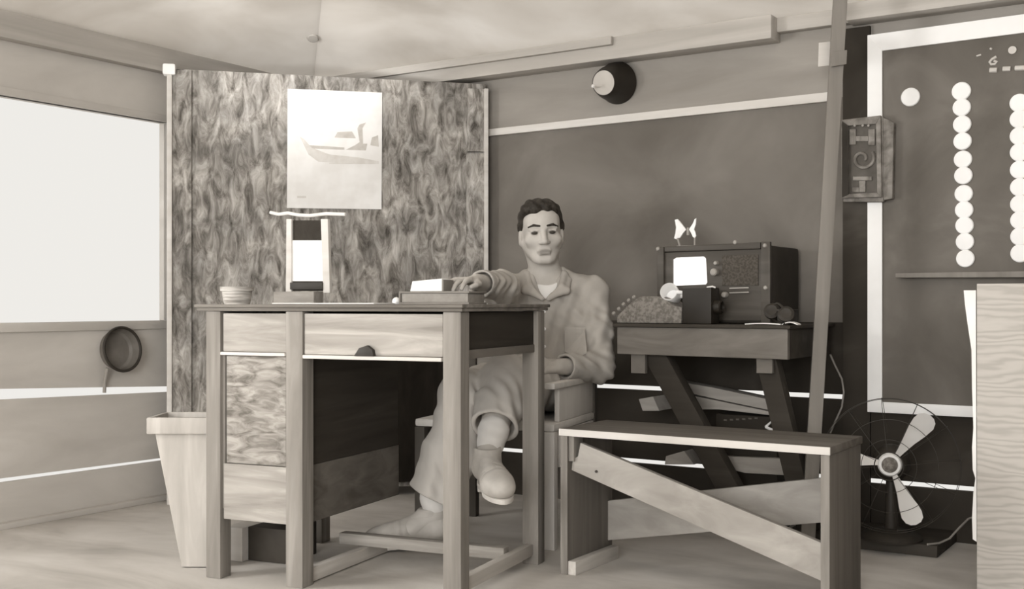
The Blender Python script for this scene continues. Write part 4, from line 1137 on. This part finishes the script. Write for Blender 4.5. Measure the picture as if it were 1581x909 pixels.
# collar, cuffs, placket, pocket, buttons
def surf_y(x, z, y0=4.0):
    i = int(round((x-V.lo[0])/V.h)); k = int(round((z-V.lo[2])/V.h)); col_ = V.f[i, :, k]
    j = np.argwhere(col_ < 0); j = j[V.lo[1]+j*V.h > y0] if len(j) else j
    return V.lo[1]+float(j.min())*V.h if len(j) else 4.2
def patch(pts, off, th):
    """a small cloth patch lying on the front of the shirt"""
    b = MB(); n = len(pts)
    fr = [Vector((x, surf_y(x, z)-off-th, z)) for x, z in pts]
    b._add(fr+[p+Vector((0, th+.006, 0)) for p in fr], [tuple(range(n)), tuple(range(n, 2*n))]+[(i, (i+1) % n, n+(i+1) % n, n+i) for i in range(n)], .0015)
    return b
for s_ in (-1, 1):
    v_ = Vol(NECK+np.array([-.16,-.19,-.14]), NECK+np.array([.16,.16,.10]), .003)
    pA = NECK+np.array([s_*.060,.030,.030]); pB_ = NECK+np.array([s_*.068,-.040,.012]); pC = NECK+np.array([s_*.058-.003,-.098,-.035]); pD = NECK+np.array([s_*.012-.005,-.128,-.078])
    v_.cap(NECK+np.array([0,.074,.040]), pA, .0075, .009, .006)
    v_.chain([pA, pB_, pC, pD], [.010, .013, .012, .006], .012)
    v_.chain([pA+np.array([s_*.006,0,-.018]), pB_+np.array([s_*.016,0,-.022]), pC+np.array([s_*.020,-.004,-.014]), pD], [.008,.011,.011,.005], .014)
    v_.build('collar', M['shirt'], man)
for cu, el, wr in ((cuR, elR, wrR), (cuL, elL, wrL)):
    d = uvec(wr-el); v_ = Vol(cu-.07, cu+.07, .003)
    v_.cap(cu-d*.020, cu+d*.004, .0475, .0445, .004); v_.half(cu+d*.004, d, cu-.09, cu+.09, .003); v_.half(cu-d*.024, -d, cu-.09, cu+.09, .003)
    v_.cap(cu-d*.1, cu+d*.1, .0385, .0385, .003, cut=True); v_.build('cuff', M['shirt'], man)
pk = patch([(.195,.735),(.270,.735),(.270,.650),(.2325,.638),(.195,.650)], -.002, .004).build('pocket', M['shirt'], man)
b = patch([(.193,.742),(.272,.742),(.270,.715),(.2325,.705),(.195,.715)], -.001, .005); b.build('pocket_flap', M['shirt'], man)
for z in (.80, .735, .67, .60):
    x = .120; y = surf_y(x, z); b = MB(); b.lathe((x, y-.0002, z), (0,-1,.1), [(0,0),(.006,0),(.006,.002),(.004,.003),(0,.0025)], 14); b.build('button', M['white'], man)
del V

# trousers
V = Vol((-.38, 3.52, .05), (.34, 4.44, .66), .0042)
V.ell((.120,4.285,.530), (.165,.125,.105), .05)
V.chain([hipR, hipR*.4+knR*.6, knR], [.098, .092, .080], .04)
heR = knR*.18+anR*.82+np.array([-.018,.0,.0])
V.chain([knR, knR*.5+anR*.5+np.array([0,.008,0]), heR], [.080, .086, .098], .03)
V.chain([hipL, hipL*.4+knL*.6, knL], [.098, .090, .078], .04)
heL = knL*.40+anL*.60+np.array([0,0,0])
V.chain([knL, knL*.6+anL*.4, heL], [.078, .076, .078], .03)
V.cap((.12,4.28,.555), (.12,4.28,.60), .11, .11, .05)
def foldt(X, Y, Z):
    d = .0065*np.sin(X*70+Y*20+1.5*np.sin(Z*16))*np.clip((.50-Z)*4+.2, 0, 1)
    d += .0030*np.sin(Z*70+X*55+Y*35)*np.sin(Y*30+X*41)
    d += .0040*np.exp(-((Z-.52)/.05)**2)*np.sin(X*110+Y*60)
    return d
V.ripple(foldt, (-.5,3.4,0), (.5,4.6,.7))
for kn, an, he in ((knR, anR, heR), (knL, anL, heL)):
    d = uvec(an-kn); 
    V.half(he+d*.01, d+(np.array([-.25,0,0]) if he is heR else 0), he-.16, he+.16); V.cap(he-d*.06, he+d*.15, .060, .072, .004, cut=True)
V.half((0,0,.625), (0,0,1), (-.1,4.0,.625), (.4,4.5,.70))
V.build('trousers', M['trouser'], man)
del V
# belt
bp_ = []
for k in range(48):
    a_ = 2*math.pi*k/48; bp_.append(Vector((.125+.168*math.cos(a_), 4.300+.128*math.sin(a_), .605)))
m = MB(); m.tube(bp_, .014, 8, True); m.build('belt', M['carved_dark'], man)
# socks
for an, he in ((anR, heR), (anL, heL)):
    d = uvec(he-an); v_ = Vol(an-.12, np.maximum(an, he)+.09, .004)
    v_.cap(an+d*.004, he*.8+an*.2, .0375, .052, .01); v_.ripple(lambda X, Y, Z: .0008*np.sin(Z*190+X*60), an-.2, an+.3)
    v_.build('sock', M['sock'], man)
# shoes, toe toward +x of a local frame
def shoe(heel, toe, up, label):
    fx = uvec(toe-heel); uz = uvec(np.array(up)-fx*(np.array(up)@fx)); sy = np.cross(uz, fx)
    A = np.eye(4); A[:3,0] = fx; A[:3,1] = sy; A[:3,2] = uz; A[:3,3] = heel
    L = .285
    v_ = Vol((-.06,-.08,-.01), (L+.05,.08,.15), .0030)
    v_.ell((L-.075,0,.026), (.082,.050,.042), .02); v_.cap((.035,0,.040), (L-.10,0,.030), .040, .040, .03)
    v_.cap((.040,0,.05), (.052,0,.105), .042, .042, .03); v_.cap((.06,0,.09), (.15,0,.048), .030, .028, .03)
    v_.half((0,0,.002), (0,0,-1), (-.1,-.1,-.06), (.4,.1,.002), .003)
    v_.half((.05,0,.112), (0,0,1), (-.1,-.1,.112), (.2,.1,.2), .003)
    v_.cap((.05,0,.10), (.056,0,.2), .034, .036, .004, cut=True)
    v_.ripple(lambda X, Y, Z: .0012*np.sin(X*240)*np.exp(-((X-.17)/.03)**2), (-.1,-.1,0), (.4,.1,.2))
    up_, _, _ = v_.build('shoe', M['shoe'], man, xf=A)
    out = []
    for k in range(40):
        a_ = 2*math.pi*k/40; c, s = math.cos(a_), math.sin(a_)
        out.append((L*.5+(L*.5+.012)*c, (.047+.007*c-.010*math.exp(-((c+.1)/.3)**2))*s))
    T = Matrix(A.tolist()); n = len(out)
    b = MB(); b._add([T @ Vector((x, y, -.011)) for x, y in out]+[T @ Vector((x, y, .003)) for x, y in out], [tuple(range(n)), tuple(range(n, 2*n))]+[(i, (i+1) % n, n+(i+1) % n, n+i) for i in range(n)], .002)
    ho = [(x, y*.96) for x, y in out if x < .085]; n = len(ho)
    b._add([T @ Vector((x, y, -.026)) for x, y in ho]+[T @ Vector((x, y, -.0105)) for x, y in ho], [tuple(range(n)), tuple(range(n, 2*n))]+[(i, (i+1) % n, n+(i+1) % n, n+i) for i in range(n)], .001)
    so = b.build('sole', M['sole'], up_)
    b = MB()
    for i, x in enumerate((.088, .108, .128, .148)):
        z = .1-(x-.07)*.42
        b.tube([T @ Vector((x+(.008 if i % 2 else -.008), -.024, z-.002)), T @ Vector((x, 0, z+.010)), T @ Vector((x+(-.008 if i % 2 else .008), .024, z-.002))], .0028, 6)
    b.build('laces', M['carved'], up_)
shoe(np.array([-.215,3.862,.027]), np.array([-.475,3.800,.016]), (0,0,1), '')
shoe(anL+np.array([-.012,.060,-.075]), np.array([-.020,3.345,.245]), (.05,-.30,1), '')

# ------------------------------------------------------------------ camera
cd = bpy.data.cameras.new('camera'); cam = bpy.data.objects.new('camera', cd); COL.objects.link(cam)
cam.location = (0, 0, H); cam.rotation_euler = (math.pi/2, 0, 0)
cd.sensor_width = 36; cd.lens = F*36/1581; cd.shift_y = (HY-454.5)/1581; cd.clip_start = .05
scn.camera = cam

# ------------------------------------------------------------------ light
w = bpy.data.worlds.new('day'); scn.world = w; w.use_nodes = True
bg = w.node_tree.nodes['Background']; bg.inputs['Color'].default_value = (.86, .84, .80, 1); bg.inputs['Strength'].default_value = 1.0
def area(name, p, d, sx, sy, e, spread=180):
    l = bpy.data.lights.new(name, 'AREA'); l.shape = 'RECTANGLE'; l.size = sx; l.size_y = sy; l.energy = e; l.color = (1, .985, .955); l.spread = math.radians(spread)
    o = bpy.data.objects.new(name, l); COL.objects.link(o); o.location = p
    o.rotation_euler = Vector(d).to_track_quat('-Z', 'Z').to_euler(); return o
# daylight through the long left window (the stretch beside the photographer)
p = FL.w(-2.6, .12, 1.18)
area('window_daylight', p, FL.ey*-1, 3.0, .84, 230)
# daylight through the open front of the shack, behind the photographer
area('door_daylight', (-1.3, -1.6, 1.35), (.30, 1, -.02), 2.2, 1.5, 140)
sun = bpy.data.lights.new('sun', 'SUN'); sun.energy = 6.0; sun.angle = math.radians(3); sun.color = (1, .985, .955)
so_ = bpy.data.objects.new('sun', sun); COL.objects.link(so_); so_.rotation_euler = (-Vector((WL[0]*.35, WL[1]*.35, 1))).to_track_quat('-Z', 'Y').to_euler()
sp_ = bpy.data.lights.new('flare_spot', 'SPOT'); sp_.energy = 520; sp_.spot_size = math.radians(17); sp_.spot_blend = 1.0; sp_.shadow_soft_size = .15; sp_.color = (1, .985, .955)  # added spot imitating a lens flare above the calendar, no real source
spo = bpy.data.objects.new('flare_spot', sp_); COL.objects.link(spo); spo.location = (-1.9, 1.5, .95); spo.rotation_euler = (P(455, 75, 4.75)-Vector((-1.9, 1.5, .95))).to_track_quat('-Z', 'Y').to_euler()
scn.view_settings.view_transform = 'Standard'; scn.view_settings.look = 'None'
scn.view_settings.exposure = 0.0; scn.view_settings.gamma = 1.0; scn.view_settings.use_curve_mapping = False
